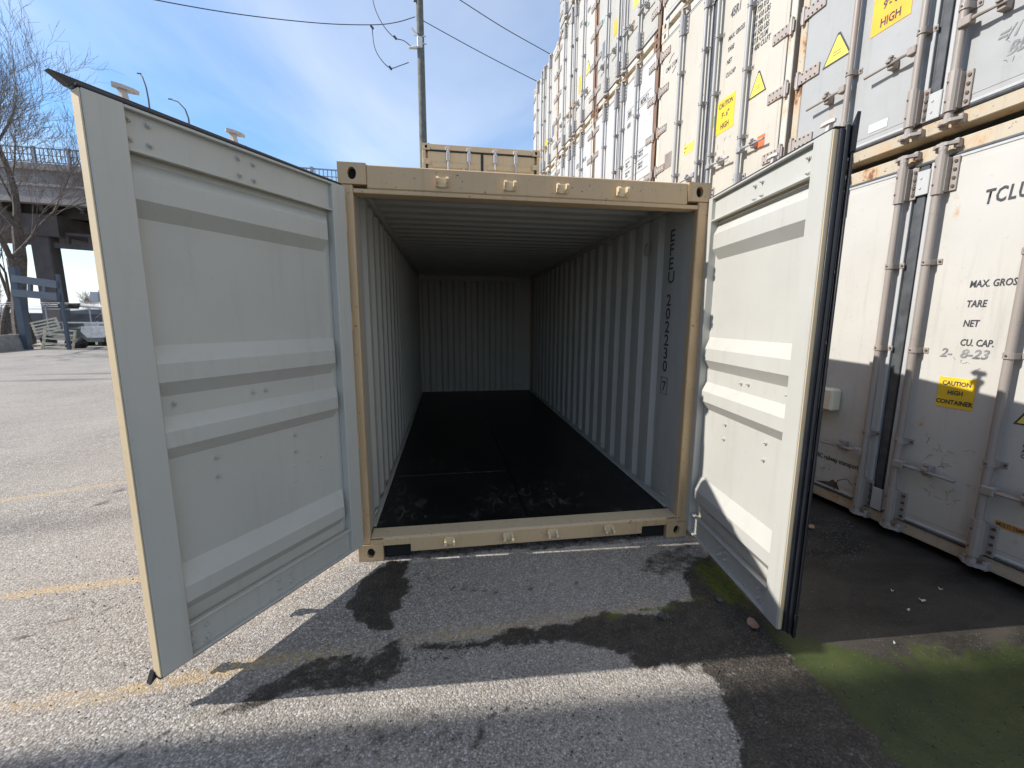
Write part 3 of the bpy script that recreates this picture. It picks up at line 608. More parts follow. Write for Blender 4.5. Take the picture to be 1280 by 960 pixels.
rd = rdoor = open_door(-1, 1.216, .040, math.radians(-96.74), .068, 2.490, (.100, 1.052), False); rdoor.scale.x = .9545

# ================================================================== CLOSED CONTAINER ENDS (refrigerated boxes and the tan pair behind)
def reefer(root, col=0, row=0, body='reefer_white', frame='frame_cream', rail=None, bar='bar_taupe', HH=2.896, LEN=12.19, hz=.595, hinge='hinge_paint', detail=True):
    W = 1.219; rail = rail or ('frame_white' if frame == 'frame_brown' else frame)
    castings(root, W, HH, LEN, frame, back=False)
    def f(b): b.box(-W+.02, W-.02, .10, LEN, .10, HH-.03); b.box(-W, W, LEN-.1, LEN, 0.02, HH)
    place('box_body', cached(('box_body', HH, LEN), body, f), root)
    for s in (-1, 1):
        place('corner_post', cached(('corner_post', s, HH), frame, lambda b: b.box(s*W, s*(W-.075), 0, .12, .122, HH-.119, .006)), root)
        place('side_rail', cached(('side_rail', s, HH, LEN), frame, lambda b: (b.box(s*W, s*(W-.06), .18, LEN-.001, .01, .16), b.box(s*W, s*(W-.06), .18, LEN-.001, HH-.1, HH-.005))), root)
    place('header', cached(('header', HH), rail, lambda b: b.box(-W+.163, W-.163, .004, .12, HH-.115, HH-.016, .006)), root)
    place('door_sill', cached(('door_sill', HH), rail, lambda b: (b.box(-W+.163, W-.163, .002, .13, .048, .140, .006))), root)
    zt, zb = HH-.135, .165
    for s in (-1, 1):
        def door(b):
            b.box(s*.048, s*(W-.085), -.004, .10, zb, zt, .004)
            b.box(s*.10, s*(W-.12), -.0065, -.003, zb+.05, zt-.05, .002)
        d = place('door', cached(('reefer_door', s, HH), body, door), root)
        place('edge_strip', cached(('edge_strip', s, HH), 'alu_strip', lambda b: (b.box(s*.0475, s*.074, -.010, .02, zb-.002, zt+.002, .003), b.box(s*.074, s*(W-.09), -.009, .02, zt-.016, zt+.003, .003), b.box(s*.074, s*(W-.09), -.009, .02, zb-.003, zb+.016, .003))), d)
        for zz in (.42, 1.0, 1.55, 2.10, 2.58):
            def hg(b):
                b.box(s*(W-.005), s*(W-.26), -.0205, -.0068, -.05, .05, .003); b.tube([(s*(W-.035), -.016, -.075), (s*(W-.035), -.016, .075)], .017, 8)
                b.m = 1
                for k in range(4):
                    for q_ in (-.032, .032): b.tube([(s*(W-.09-k*.045), -.0205, q_), (s*(W-.09-k*.045), -.026, q_)], .0075, 6)
            place('hinge', cached(('hinge', s), (hinge, 'bolt_dark'), hg), d, (0, 0, zz*HH/2.896))
    def gk(b):
        b.box(-.044, .044, .012, .06, zb, zt); b.box(-.026, .030, -.001, .012, zb, zt, .005)
        b.box(-W+.08, W-.08, .006, .06, zt+.002, zt+.026); b.tube([(-W+.08, .008, zt+.012), (W-.08, .008, zt+.012)], .014, 8)
        b.box(-W+.08, W-.08, .006, .06, zb-.024, zb-.002); b.tube([(-W+.08, .004, zb-.014), (W-.08, .004, zb-.014)], .015, 8)
        for s in (-1, 1): b.box(s*(W-.083), s*(W-.0765), .004, .06, zb, zt)
    place('door_seal', cached(('door_seal', HH), 'rubber_grey', gk, True), root)
    for zz, h2 in ((.15, .18), (HH-.34, .17)):
        place('centre_plate', cached(('centre_plate', zz), 'alu_strip', lambda b: (b.box(-.052, .052, -.020, -.0105, zz, zz+h2, .004), b.tube([(0, -.02, zz+h2*.3), (0, -.025, zz+h2*.3)], .008, 6), b.tube([(0, -.02, zz+h2*.7), (0, -.025, zz+h2*.7)], .008, 6))), root)
    for i, u in enumerate((-.613, -.098, .14, .655)):
        y = -.062; sg = -1 if u < 0 else 1
        lb = place('locking_bar', cached(('locking_bar', HH), bar, lambda b: b.tube([(0, y, .10), (0, y, HH-.07)], .0225, 12), True), root, (u, 0, 0))
        def brk(b):
            b.box(-.045, .062, -.013, -.0068, -.020, .020, .002)
            pts = [(math.cos(a)*.029, y+math.sin(a)*.029) for a in np.linspace(math.pi, 2*math.pi, 9)]
            b.prism([(-.029, -.012)]+pts+[(.029, -.012)], 2, -.019, .019)
            b.m = 1; b.tube([(.050, -.013, 0), (.050, -.019, 0)], .008, 6); b.tube([(-.0, y-.029, 0), (-.0, y-.034, 0)], .006, 6)
        for zz in (.765, 1.45, 2.07): place('bar_bracket', cached(('bar_bracket',), (bar, 'bolt_dark'), brk), lb, (0, 0, zz*HH/2.896))
        def slv(b):
            b.tube([(0, y, -.125), (0, y, .125)], .033, 12); b.box(.0, .075, -.020, -.0068, -.11, .11, .003); b.box(.0, .036, y, -.012, -.11, .11, .003)
            b.m = 1
            for q_ in (-.08, -.027, .027, .08): b.tube([(.058, -.020, q_), (.058, -.027, q_)], .011, 6)
            for q_ in (-.06, .06): b.tube([(-.012, y-.030, q_), (-.012, y-.036, q_)], .006, 6)
        for zz in (.262, HH-.25): place('bar_sleeve', cached(('bar_sleeve',), (bar, 'bolt_dark'), slv), lb, (0, 0, zz))
        def cm(b):
            b.tube([(0, y, -.02), (0, y, .03)], .024, 10)
            b.prism([(-.03, y-.02), (-.072, y+.018), (-.060, y+.040), (-.02, y+.020), (.02, y+.020), (.064, y+.040), (.074, y+.012), (.03, y-.022)], 2, -.016, .004)
            for q_ in (-1, 1): b.box(q_*.052-.014, q_*.052+.014, -.040, .004, -.034, .026, .005)
        for zz in (.085, HH-.06): place('bar_cam', cached(('bar_cam', zz < 1), hinge if bar != 'bar_rusty' else bar, (lambda b: cm(b)) if zz < 1 else (lambda b: (cm(b)))), lb, (0, 0, zz), rot=((0, 0, 0) if zz < 1 else (0, math.pi, 0)))
        def hdl(b):
            b.box(-.036, .036, y-.042, y-.012, -.030, .030, .006) if False else b.box(-.006*1, sg*.062, y-.036, y+.02, -.028, .028, .005)
            b.tube([(sg*.05, y-.014, 0), (sg*.10, y-.020, 0), (sg*.19, y-.012, -.004), (sg*.37, y-.016, -.010)], [.012, .014, .009, .012], 8)
            b.box(sg*.17, sg*.215, y-.004, -.0068, -.036, .040, .005); b.tube([(sg*.192, y-.005, .040), (sg*.192, y-.005, .052)], .018, 10); b.box(sg*.175, sg*.21, y-.034, y-.0045, .004, .030, .004)
        place('bar_handle', cached(('bar_handle', sg), bar, hdl), lb, (0, 0, hz-(0 if i in (1, 2) else .0)))
GX, GPHI, GY, GZ = 2.798, .055, -.086, .009
PITCHW, PITCHH = 2.5, 2.91
def stack_pos(c, r):
    s = c*PITCHW
    return (GX-math.sin(GPHI)*s+.03, GY+math.cos(GPHI)*s, GZ+r*PITCHH)
RZ = -math.pi/2+GPHI
def sticker(root, name, mat, u0, u1, z0, z1, y=-.0085, tilt=0.0):
    b = MB(); c = ((u0+u1)/2, (z0+z1)/2); b.box(u0-c[0], u1-c[0], -.0012, .0012, z0-c[1], z1-c[1]); return b.obj(name, mat, root, (c[0], y, c[1]), rot=None if not tilt else None)
def tri_sign(root, u, z, w_=.23, h_=.21):
    b = MB(); r = .012
    def T(k): return [(-w_/2*k, -h_/2*k*.9), (w_/2*k, -h_/2*k*.9), (w_*.04*k, h_/2*k), (-w_*.04*k, h_/2*k)]
    b.m = 0; b.prism(T(1.0), 1, -.0010, .0008); b.m = 1; b.prism([(x, zz-.004) for x, zz in T(.84)], 1, -.0021, -.0012)
    b.m = 0
    for k in (0, 1): b.box(-.035, .035, -.0029, -.0023, -.028-k*.022, -.022-k*.022)
    b.obj('warning_sign', ['ink', 'yellow_lite'], root, (u, -.0088, z))
def texts(root, L_):
    for (s, size, u, z, *r) in L_:
        k = dict(mat='ink', sx=.72, shear=.12, bold=size*.022); k.update(r[0] if r else {}); text_later(s, size, (u, -.0090, z), root, **k)
def scribbles(root, n, u0, u1, z0, z1, seed, mat='ink_faded', sz=.05):
    rs = random.Random(seed); b = MB(); n = max(3, int(n*.6)); sz *= .7
    for _ in range(n):
        x, z = rs.uniform(u0, u1), rs.uniform(z0, z1); pts = [(x, -.0085, z)]; a = rs.uniform(0, 6.28)
        for k in range(rs.randint(2, 5)):
            a += rs.uniform(-1.6, 1.6); x += math.cos(a)*sz*.4; z += math.sin(a)*sz*.4; pts.append((x, -.0085, z))
        b.tube(pts, .0011, 4)
    b.obj('scuff_mark', mat, root, kind='stuff')

G = 'white refrigerated containers stacked on the right'
spec = {}
def R(c, r, label, **k):
    root = thing('refrigerated_container', label, 'container', stack_pos(c, r), RZ, G); reefer(root, c, r, **k); spec[(c, r)] = root; return root
R(0, 0, 'white reefer container on the ground nearest at right with CAUTION HIGH CONTAINER sticker', body='reefer_white', frame='frame_cream', bar='bar_taupe')
R(0, 1, 'grey container end with pencil scrawls, directly above the white one at ground level', body='reefer_grey', frame='frame_cream', bar='bar_taupe', hz=.66)
R(0, 2, 'cream container third up in the nearest column of the stack', body='reefer_cream', frame='frame_white', bar='bar_grey')
R(0, 3, 'white container at the very top of the nearest column of the stack', body='reefer_white', frame='frame_grey', bar='bar_grey')
R(1, 0, 'cream container on the ground behind the right open door, second column', body='reefer_cream', frame='frame_white', bar='bar_grey')
R(1, 1, 'cream white container end with black figures table and small red square, second column', body='reefer_cream', frame='frame_white', bar='bar_grey', hz=.62)
R(1, 2, 'white container above the one with the figures table, third level of second column', body='reefer_white', frame='frame_white', bar='bar_grey')
R(1, 3, 'dull container on top of the second column of the stack', body='reefer_dull', frame='frame_brown', bar='bar_grey')
R(2, 0, 'white container on the ground in the third column, hidden by the open box', body='reefer_clean', frame='frame_brown', bar='bar_grey')
R(2, 1, 'clean white container end with ruled lines of fine print, third column', body='reefer_clean', frame='frame_brown', bar='bar_grey')
R(2, 2, 'dull grey container with orange sticker, third level of third column', body='reefer_dull', frame='frame_brown', bar='bar_grey', hz=.66)
R(2, 3, 'white container at the top of the third column', body='reefer_white', frame='frame_brown', bar='bar_grey')
R(3, 0, 'white container on the ground in the fourth column of the stack', body='reefer_white', frame='frame_white', bar='bar_grey')
R(3, 1, 'white container on the second level of the fourth column with small blue grey print', body='reefer_clean', frame='frame_white', bar='bar_grey')
R(3, 2, 'white container with yellow square and yellow triangle, third level of fourth column', body='reefer_white', frame='frame_brown', bar='bar_grey', hz=.66)
R(3, 3, 'grey container at the top left corner of the stack against the sky', body='reefer_dull', frame='frame_grey', bar='bar_grey')
R(4, 0, 'white container on the ground in the farthest column', body='reefer_white', frame='frame_white', bar='bar_grey')
R(4, 1, 'white container on the second level of the farthest column', body='reefer_clean', frame='frame_white', bar='bar_grey')
R(4, 2, 'white container topping the farthest, lower column, with two orange stickers', body='reefer_white', frame='frame_white', bar='bar_grey', hz=.66)
R(-1, 0, 'white container on the ground beside the viewer, past the right edge', body='reefer_white', frame='frame_cream', bar='bar_taupe')
R(-1, 1, 'white container on the second level past the right edge', body='reefer_clean', frame='frame_cream', bar='bar_grey')
R(-1, 2, 'cream container on the third level past the right edge', body='reefer_cream', frame='frame_white', bar='bar_grey')

# --- print and stickers
r = spec[(0, 0)]
texts(r, [('TCLU', .125, .372, 2.402, dict(sx=.62, sp=1.15)), ('MAX. GROSS', .062, .372, 1.88, dict(sx=.70)), ('TARE', .062, .372, 1.752, dict(sx=.70)), ('NET', .062, .372, 1.624, dict(sx=.70)), ('CU. CAP.', .062, .372, 1.497, dict(sx=.70)),
          ('2-  8-23', .085, .27, 1.415, dict(mat='ink_faded', sx=.95, shear=.25)), ('UIC railway transport', .062, -.56, .415, dict(sx=.72, shear=0)), ('CONTAINER\nAND TANK\nCORP.', .034, .76, .90, dict(shear=0))])
sticker(r, 'caution_sticker', 'yellow', .292, .496, 1.067, 1.276)
texts(r, [('CAUTION', .042, .394, 1.222, dict(shear=0, align='CENTER', sx=.84, bold=.0012)), ('HIGH', .042, .394, 1.158, dict(shear=0, align='CENTER', sx=.84, bold=.0012)), ('CONTAINER', .042, .394, 1.092, dict(shear=0, align='CENTER', sx=.84, bold=.0015))])
for t in TXT[-3:]: pass
TXT[-3:] = [(a, b_, (c_[0], -.0112, c_[2]), *rest) for a, b_, c_, *rest in TXT[-3:]]
tri_sign(r, .80, 1.12, .20, .19)
sticker(r, 'orange_label', 'label_orange', .705, 1.0, .365, .405)
TXT.append(('MULTI TEMPERATURE', .030, (.712, -.0112, .376), r, 'ink', .8, (math.pi/2, 0, 0), 0, 'lettering', 'LEFT', .0006, 1.0))
b = MB(); b.box(-.12, .12, -.11, -.0068, -.10, .10, .018); b.m = 1; b.box(-.085, -.02, -.1125, -.105, -.075, -.01, .002); b.tube([(-.055, -.110, .045), (-.055, -.116, .045)], .012, 10)
b.obj('electrical_box', ['cream_plastic', 'hole'], r, (-.50, 0, .975), smooth=False)
scribbles(r, 26, .28, .62, .62, .86, 5); scribbles(r, 14, .28, .5, .38, .5, 6); scribbles(r, 4, .3, .5, 1.34, 1.42, 8); scribbles(r, 10, -.55, -.42, .30, .36, 9); scribbles(r, 6, .5, .6, .55, .6, 10, sz=.03)
b = MB(); b.tube([(-.14, -.085, .30), (-.20, -.07, .33), (-.29, -.05, .28), (-.33, -.03, .18)], .003, 6); b.obj('loose_wire', 'wire', r, smooth=True)
b = MB(); b.prism([(-.53, .182), (-.30, .182), (-.33, .235), (-.37, .255), (-.40, .222), (-.46, .205)], 1, -.0085, -.0070); b.obj('rust_patch', 'bolt_dark', r)
r = spec[(0, 1)]
sticker(r, 'caution_sticker', 'orange', -.52, -.235, .975, 1.33)
TX = [('CAUTION', .075, -.378, 1.24), ("9'- 6\"", .085, -.378, 1.13), ('HIGH', .085, -.378, 1.01)]
for s_, z_, u_, v_ in TX: TXT.append((s_, z_, (u_, -.0112, v_), r, 'ink', .72, (math.pi/2, 0, 0), 0, 'lettering', 'CENTER', .0022, 1.0))
tri_sign(r, -.80, 1.07, .26, .24); sticker(r, 'blank_label', 'sticker_pale', -.44, -.30, .24, .30)
texts(r, [('BB 1X', .10, .36, .36, dict(mat='ink_faded', shear=.4, sx=.8)), ('=/1', .10, .30, .46, dict(mat='ink_faded', shear=.4, sx=.8))]); scribbles(r, 10, .24, .5, .3, .55, 12)
r = spec[(1, 1)]
texts(r, [('45R1', .13, .28, 2.18, dict(sx=.6)), ('MAX. GROSS', .068, .27, 1.95, dict(sx=.65)), ('TARE', .068, .27, 1.83, dict(sx=.65)), ('NET', .068, .27, 1.70, dict(sx=.65)), ('CU.CAP', .068, .27, 1.56, dict(sx=.65)),
          ('34 000 KG\n74 960 LBS\n4 720 KG\n10 410 LBS\n29 280 KG\n64 550 LBS\n67.8 CU.M\n2 400 CU.FT', .078, .66, 2.12, dict(sx=.62)), ('CMA CGM', .085, -1.06, 2.30, dict(sx=.72, bold=.0006))])
sticker(r, 'caution_sticker', 'yellow', .165, .462, .97, 1.34)
for s_, z_, v_ in (('CAUTION', .078, 1.25), ("9'- 6\"", .09, 1.13), ('HIGH', .09, 1.01)): TXT.append((s_, z_, (.313, -.0112, v_), r, 'ink', .66, (math.pi/2, 0, 0), .1, 'lettering', 'CENTER', .0022, 1.0))
tri_sign(r, .80, 1.24, .24, .25); sticker(r, 'small_label', 'vermilion', .86, .96, .57, .69); sticker(r, 'notice_label', 'yellow_lite', -.48, -.26, .98, 1.10); sticker(r, 'dark_panel', 'brown_grey', -.95, -.78, .95, 1.16); sticker(r, 'small_label', 'teal', -.045+.1, .0+.12, 1.1, 1.22)
b = MB(); b.tube([(-.98, -.0085, 2.40), (-.93, -.0085, 2.45), (-.86, -.0085, 2.47)], .004, 4); b.tube([(-.80, -.0085, 2.27), (-.88, -.0085, 2.22)], .004, 4); b.obj('logo_stroke', 'ink', r)
texts(r, [('TARE  8', .03, -.47, 1.05, dict(shear=0)), ('max', .03, -.47, 1.01, dict(shear=0))]); TXT[-2:] = [(a, b_, (c_[0], -.0112, c_[2]), *rest) for a, b_, c_, *rest in TXT[-2:]]
scribbles(r, 12, -.3, 0, 1.3, 2.0, 22, 'ink'); scribbles(r, 16, .2, .45, .55, .9, 23, 'ink')
r = spec[(2, 1)]
texts(r, [('SBIU', .12, .28, 2.20, dict(sx=.62)), ('907567 2', .12, .72, 2.20, dict(sx=.55)), ('45R1', .10, .28, 2.03, dict(sx=.62))])
b = MB()
for z_ in (2.31, 2.18, 1.52, 1.36, 1.18, 1.05, .98, .86): b.box(.26, 1.05 if z_ > .9 else .8, -.0085, -.0070, z_-.003, z_+.003)
b.obj('ruled_line', 'ink', r)
texts(r, [('MAX WT\nTARE', .05, .28, 1.44), ('PAYLOAD\nCUBE', .05, .28, 1.28), ('34000 KG\n74957 LB', .055, .73, 1.46, dict(sx=.66)), ('29520 KG\n65080 LB', .055, .73, 1.28, dict(sx=.66)), ('CAUTION\nHIGH CUBE', .045, .68, .94)]); scribbles(r, 8, .95, 1.06, 1.85, 2.05, 31, 'ink')
r = spec[(2, 2)]; sticker(r, 'orange_sticker', 'orange', -.42, -.16, .96, 1.22); sticker(r, 'yellow_sticker', 'yellow_lite', .34, .56, .93, 1.18); sticker(r, 'dark_panel', 'slate', -.92, -.72, .85, 1.15); texts(r, [('MAERSK', .11, -1.05, 1.5, dict(mat='teal', sx=.6))] if False else [('REEFER', .10, -1.05, 1.50, dict(mat='teal', sx=.6))])
scribbles(r, 14, -.6, .9, .6, 2.2, 32, 'ink')
r = spec[(3, 2)]; sticker(r, 'yellow_sticker', 'orange', .30, .50, .85, 1.20); tri_sign(r, .86, 1.12, .24, .26); texts(r, [('SZLU', .12, .28, 2.2), ('978 6', .11, .72, 2.2), ('45R1', .09, .72, 1.95, dict(mat='teal'))]); scribbles(r, 14, -.9, .9, .6, 2.2, 33, 'ink'); sticker(r, 'orange_sticker', 'orange', -.32, -.08, .62, .95)
r = spec[(4, 2)]; sticker(r, 'orange_sticker', 'orange', -.52, -.26, .55, .95); sticker(r, 'yellow_sticker', 'yellow', .0+.1, .36, .65, .9); sticker(r, 'dark_panel', 'slate', .80, 1.0, .75, 1.05); scribbles(r, 14, -.9, 1.0, .5, 2.2, 34, 'ink')
r = spec[(3, 1)]; texts(r, [('SZLU', .12, .28, 2.2), ('970 123', .11, .68, 2.2, dict(sx=.55)), ('MAX\nTARE\nNET', .07, .3, 1.8), ('34000\n4720\n29280', .07, .72, 1.8)]); scribbles(r, 10, .3, 1.0, .9, 1.3, 35, 'ink')
r = spec[(3, 3)]; scribbles(r, 14, -.9, .9, .2, 1.0, 36, 'ink')
for (c_, r_) in ((0, 2), (1, 2), (0, 3)): scribbles(spec[(c_, r_)], 12, -.9, .9, .4, 2.3, 40+c_*4+r_, 'ink')
# ---- the tan pair behind the open box
for lvl, lab in ((0, 'tan container on the ground right behind the open one, beneath another tan box'), (1, 'closed tan container with round emblem, stacked behind the open one beside the pole')):
    root = thing('shipping_container', lab, 'container', (.185, 6.42, lvl*2.606), 0, 'tan containers behind the open one')
    castings(root, 1.219, 2.591, 6.058, 'tan_light', back=False)
    b = MB(); b.box(-1.2, 1.2, .09, 6.05, .1, 2.56); b.obj('box_body', 'tan_light', root)
    for s in (-1, 1):
        b = MB(); b.box(s*1.219, s*1.155, 0, .1, .122, 2.47, .005); b.obj('corner_post', 'tan_light', root)
        P = [(.09, 0), (.16, 0), (.22, 1), (.34, 1), (.40, 0), (.60, 0), (.66, 1), (.78, 1), (.84, 0), (1.08, 0)]
        b = MB(); b.box(s*.025, s*1.11, .02, .07, .16, 2.455, .004)
        for z0_, z1_ in ((.32, 2.30),):
            for zz in (.6, 1.1, 1.35, 1.85, 2.2): b.box(s*.10, s*1.03, .004, .021, zz-.05, zz+.05, .012)
        d = b.obj('door', 'tan_light', root)
        for u in (.27*s, .70*s):
            k = MB(); k.tube([(0, -.035, .10), (0, -.035, 2.50)], .017, 8); lb = k.obj('locking_bar', 'galvanised', root, (u, 0, 0), smooth=True)
            for zz in (.22, .9, 1.7, 2.36): k = MB(); k.box(-.035, .035, -.058, .004, zz-.09, zz+.09, .006); k.obj('bar_bracket', 'galvanised', lb)
            for zz in (.085, 2.505): k = MB(); k.box(-.05, .05, -.045, -.001, zz-.03, zz+.03, .006); k.obj('bar_cam', 'cam_paint', lb)
            k = MB(); k.tube([(0, -.06, .95), (-s*.36, -.05, .94)], .01, 6); k.obj('bar_handle', 'galvanised', lb)
        for zz in (.3, .9, 1.6, 2.25): k = MB(); k.box(s*1.205, s*1.06, -.012, .003, zz-.05, zz+.05, .003); k.obj('hinge', 'tan_light', d)
    b = MB(); b.box(-.024, .024, .008, .06, .13, 2.46); b.box(-1.154, 1.154, .004, .06, 2.457, 2.484); b.box(-1.154, 1.154, .006, .06, .131, .158)
    for s in (-1, 1): b.box(s*1.153, s*1.112, .006, .06, .16, 2.28)
    b.obj('door_seal', 'rubber', root)
    b = MB(); b.box(-1.05, 1.05, .002, .1, 2.485, 2.588, .004); b.obj('header', 'tan_light', root)
    b = MB(); b.box(-1.05, 1.05, .002, .12, .01, .13, .004); b.obj('door_sill', 'tan_light', root)
    if lvl:
        b = MB(); n = 20; b.prism([(.055*math.cos(2*math.pi*k/n), .07*math.sin(2*math.pi*k/n)) for k in range(n)], 1, -.0008, .0012); b.m = 1; b.prism([(.044*math.cos(2*math.pi*k/n), .058*math.sin(2*math.pi*k/n)) for k in range(n)], 1, -.0018, -.0009); b.m = 0; b.prism([(.02*math.cos(2*math.pi*k/n), .028*math.sin(2*math.pi*k/n)) for k in range(n)], 1, -.0028, -.0019)
        b.obj('round_emblem', ['slate', 'sticker_pale'], root, (-.385, .018, 2.10))
# ---- plain stack off to the left whose shade falls across the yard
for lvl in range(5):
    root = thing('shipping_container', ['blue', 'red', 'blue', 'tan', 'red'][lvl]+' storage container, '+['lowest', 'second', 'middle', 'fourth', 'topmost'][lvl]+' of the tall stack outside the view at left', 'container', (-12.9, -.72, lvl*2.606), 0, 'containers stacked outside the view at left')
    m_ = ['box_blue', 'box_red', 'box_blue', 'tan_paint', 'box_red'][lvl]
    b = MB(); P = corrug(12.0, .278, 1.17, 1.20, .1)
    out_ = [(s_, x_) for s_, x_ in P]; poly = [(x_, -.09-t_) for t_, x_ in P]+[(-x_, -.09-t_) for t_, x_ in reversed(P)]
    b.prism(poly, 2, .12, 2.50); b.obj('box_body', m_, root)
    b = MB()
    for s in (-1, 1):
        b.box(s*1.219, s*1.16, -12.19, 0, .01, .15); b.box(s*1.219, s*1.16, -12.19, 0, 2.50, 2.58)
        for y_ in (0, -12.03): b.box(s*1.219, s*1.12, y_-.16, y_-.001, .151, 2.499)
    b.box(-1.159, 1.159, -12.19, -12.05, .01, .119); b.box(-1.159, 1.159, -.12, 0, .01, .119); b.box(-1.159, 1.159, -12.19, -12.05, 2.501, 2.588); b.box(-1.159, 1.159, -.12, 0, 2.501, 2.588)
    b.obj('frame', m_, root)
    b = MB(); b.box(-1.1, 1.1, -.03, -.012, .2, 2.45, .004); b.obj('door', m_, root)

# ================================================================== BACKGROUND: poles, wires
pb = dp(530, 215, 22.0); pole = thing('utility_pole', 'tall grey wooden utility pole carrying cable clamps behind the open container', 'pole', (pb[0], pb[1], 0))
b = MB(); b.tube([(0, 0, -.3), (.0, 0, 9), (0, 0, 21)], [.22, .20, .165], 12); b.obj('shaft', 'pole_wood', pole, smooth=True)
def rel(x, y, D, o): return tuple(dp(x, y, D)-np.array(o))
po = (pb[0], pb[1], 0)
b = MB(); c0 = rel(521, 70, 22.0, po)
b.box(-.16, .10, -.22, -.02, c0[2]-.25, c0[2]+.25, .03); b.tube([(-.16, -.1, c0[2]-.2), (-.60, -.12, c0[2]-.28)], [.10, .06], 8); b.tube([(-.1, -.1, c0[2]+.25), (-.42, -.12, c0[2]+.62)], [.08, .05], 8); b.box(.1, .3, -.16, -.08, c0[2]-.05, c0[2]+.0, .01); b.box(-.3, .28, -.14, -.09, c0[2]+.30, c0[2]+.34)
b.obj('clamp', 'porcelain', pole)
b = MB(); b.box(-.30, -.14, -.12, -.02, rel(521, 20, 22, po)[2]-.25, rel(521, 20, 22, po)[2]+.25, .02); b.obj('bracket', 'lamp_metal', pole)
def cable(label, pts, D, r=.022):
    P = [dp(x, y, d_) for (x, y), d_ in zip(pts, D)]
    Q = []
    for i in range(len(P)-1):                     # smooth through the points
        p0 = P[max(0, i-1)]; p1 = P[i]; p2 = P[i+1]; p3 = P[min(len(P)-1, i+2)]
        for t in np.linspace(0, 1, 7)[:-1]: Q.append(.5*((2*p1)+(-p0+p2)*t+(2*p0-5*p1+4*p2-p3)*t*t+(-p0+3*p1-3*p2+p3)*t**3))
    Q.append(P[-1]); o = P[0]; b = MB(); b.tube([tuple(q_-o) for q_ in Q], r, 6); return b.obj('overhead_cable', 'wire', None, tuple(o), smooth=True, label=label, cat='cable', group='overhead cables on the pole')
cable('long thin cable running left from the top bracket of the pole', [(519, 21), (495, 28), (465, 31), (400, 29), (300, 18), (190, -1), (60, -30)], [22, 22, 22, 21, 19, 17, 15])
cable('cable dropping from the top of the picture to the white clamp', [(516, 60), (505, 51), (493, 47), (480, 33), (470, 14), (465, -6), (460, -40)], [22, 22, 22, 22, 22, 22, 22])
cable('short hanging loop of cable left of the clamp', [(511, 78), (500, 82), (488, 85), (476, 74), (468, 58), (465, 33)], [22, 22, 22, 22, 22, 22])
cable('cable running from the pole down to the right behind the stack', [(529, 26), (600, 65), (672, 102), (740, 135)], [22, 23, 24, 25])
cable('separate cable high at right crossing the sky towards the stack', [(540, -22), (575, 0), (630, 35), (690, 69), (760, 110)], [20, 20.5, 22, 24, 26])
for x, y in ((465, 34), (494, 47), (488, 85)):
    p_ = dp(x, y, 21.97); b = MB(); b.tube([(-.06, 0, .07), (.06, 0, -.07)], .06, 8); b.obj('cable_splice', 'wire', None, tuple(p_), label={465: 'small pale connector where two cables meet left of the pole', 494: 'dark knot on the upper cable just left of the clamp', 488: 'dark knot at the bottom of the hanging cable loop'}[x], cat='connector')

# ================================================================== BRIDGE
A_ = dp(0, 195, 30.0); B_ = dp(400, 225, 30.0); bd = np.array([B_[0]-A_[0], B_[1]-A_[1]]); bl = np.linalg.norm(bd); bd /= bl; brz = math.atan2(bd[1], bd[0])
zdeck = 13.05; slope = (B_[2]-A_[2])/bl
br = thing('road_bridge', 'dark concrete road bridge on thick piers with railing, crossing behind the trees at left', 'bridge', (A_[0], A_[1], 0), brz)
br.rotation_euler = (0, 0, brz)
def zs(s, z): return z+slope*s
def sbeam(b, s0, s1, t0, t1, z0, z1):
    vs = [(s, t, zs(s, z)) for z in (z0, z1) for t in (t0, t1) for s in (s0, s1)]
    b._add(vs, [(0, 2, 3, 1), (4, 5, 7, 6), (0, 1, 5, 4), (2, 6, 7, 3), (0, 4, 6, 2), (1, 3, 7, 5)])
zt_ = A_[2]-.35
b = MB(); sbeam(b, -50, 60, -.25, 10, zt_-.45, zt_); b.obj('deck', 'bridge_concrete', br)
b = MB(); sbeam(b, -50, 60, 0, .35, zt_-2.45, zt_-.452); sbeam(b, -50, 60, -.12, 0, zt_-1.55, zt_-1.35); sbeam(b, -50, 60, -.3, .36, zt_-2.75, zt_-2.46); b.obj('edge_girder', 'bridge_concrete', br)
for t_ in (1.6, 3.8, 6.0, 8.2):
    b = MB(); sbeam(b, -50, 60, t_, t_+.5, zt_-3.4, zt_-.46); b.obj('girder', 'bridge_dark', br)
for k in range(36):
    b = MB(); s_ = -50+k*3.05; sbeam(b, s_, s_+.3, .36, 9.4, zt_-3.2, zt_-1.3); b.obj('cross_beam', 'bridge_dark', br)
b = MB()
sbeam(b, -50, 60, -.2, -.12, zt_+1.0, zt_+1.08); sbeam(b, -50, 60, -.2, -.14, zt_+.55, zt_+.6); sbeam(b, -50, 60, -.2, -.12, zt_+.08, zt_+.14); b.obj('handrail', 'bridge_rail', br)
b = MB()
for k in range(370): s_ = -50+k*.3; sbeam(b, s_, s_+.05, -.19, -.15, zt_+.14, zt_+.999)
b.obj('railing_bars', 'bridge_rail', br, kind='stuff')
for k in range(44): b = MB(); s_ = -50+k*2.5; sbeam(b, s_+.12, s_+.30, -.24, -.10, zt_, zt_+1.15); b.obj('rail_post', 'bridge_rail', br)
def sOf(xpx, t=.8, z=7.0):
    lo, hi = -20.0, 40.0
    for _ in range(50):
        m_ = (lo+hi)/2; P_ = np.array([A_[0]+bd[0]*m_-bd[1]*t, A_[1]+bd[1]*m_+bd[0]*t, z])-CAM
        if 640+F_PX*P_.dot(RX)/P_.dot(FX) < xpx: lo = m_
        else: hi = m_
    return lo
s0_ = sOf(38); s1_ = sOf(63)
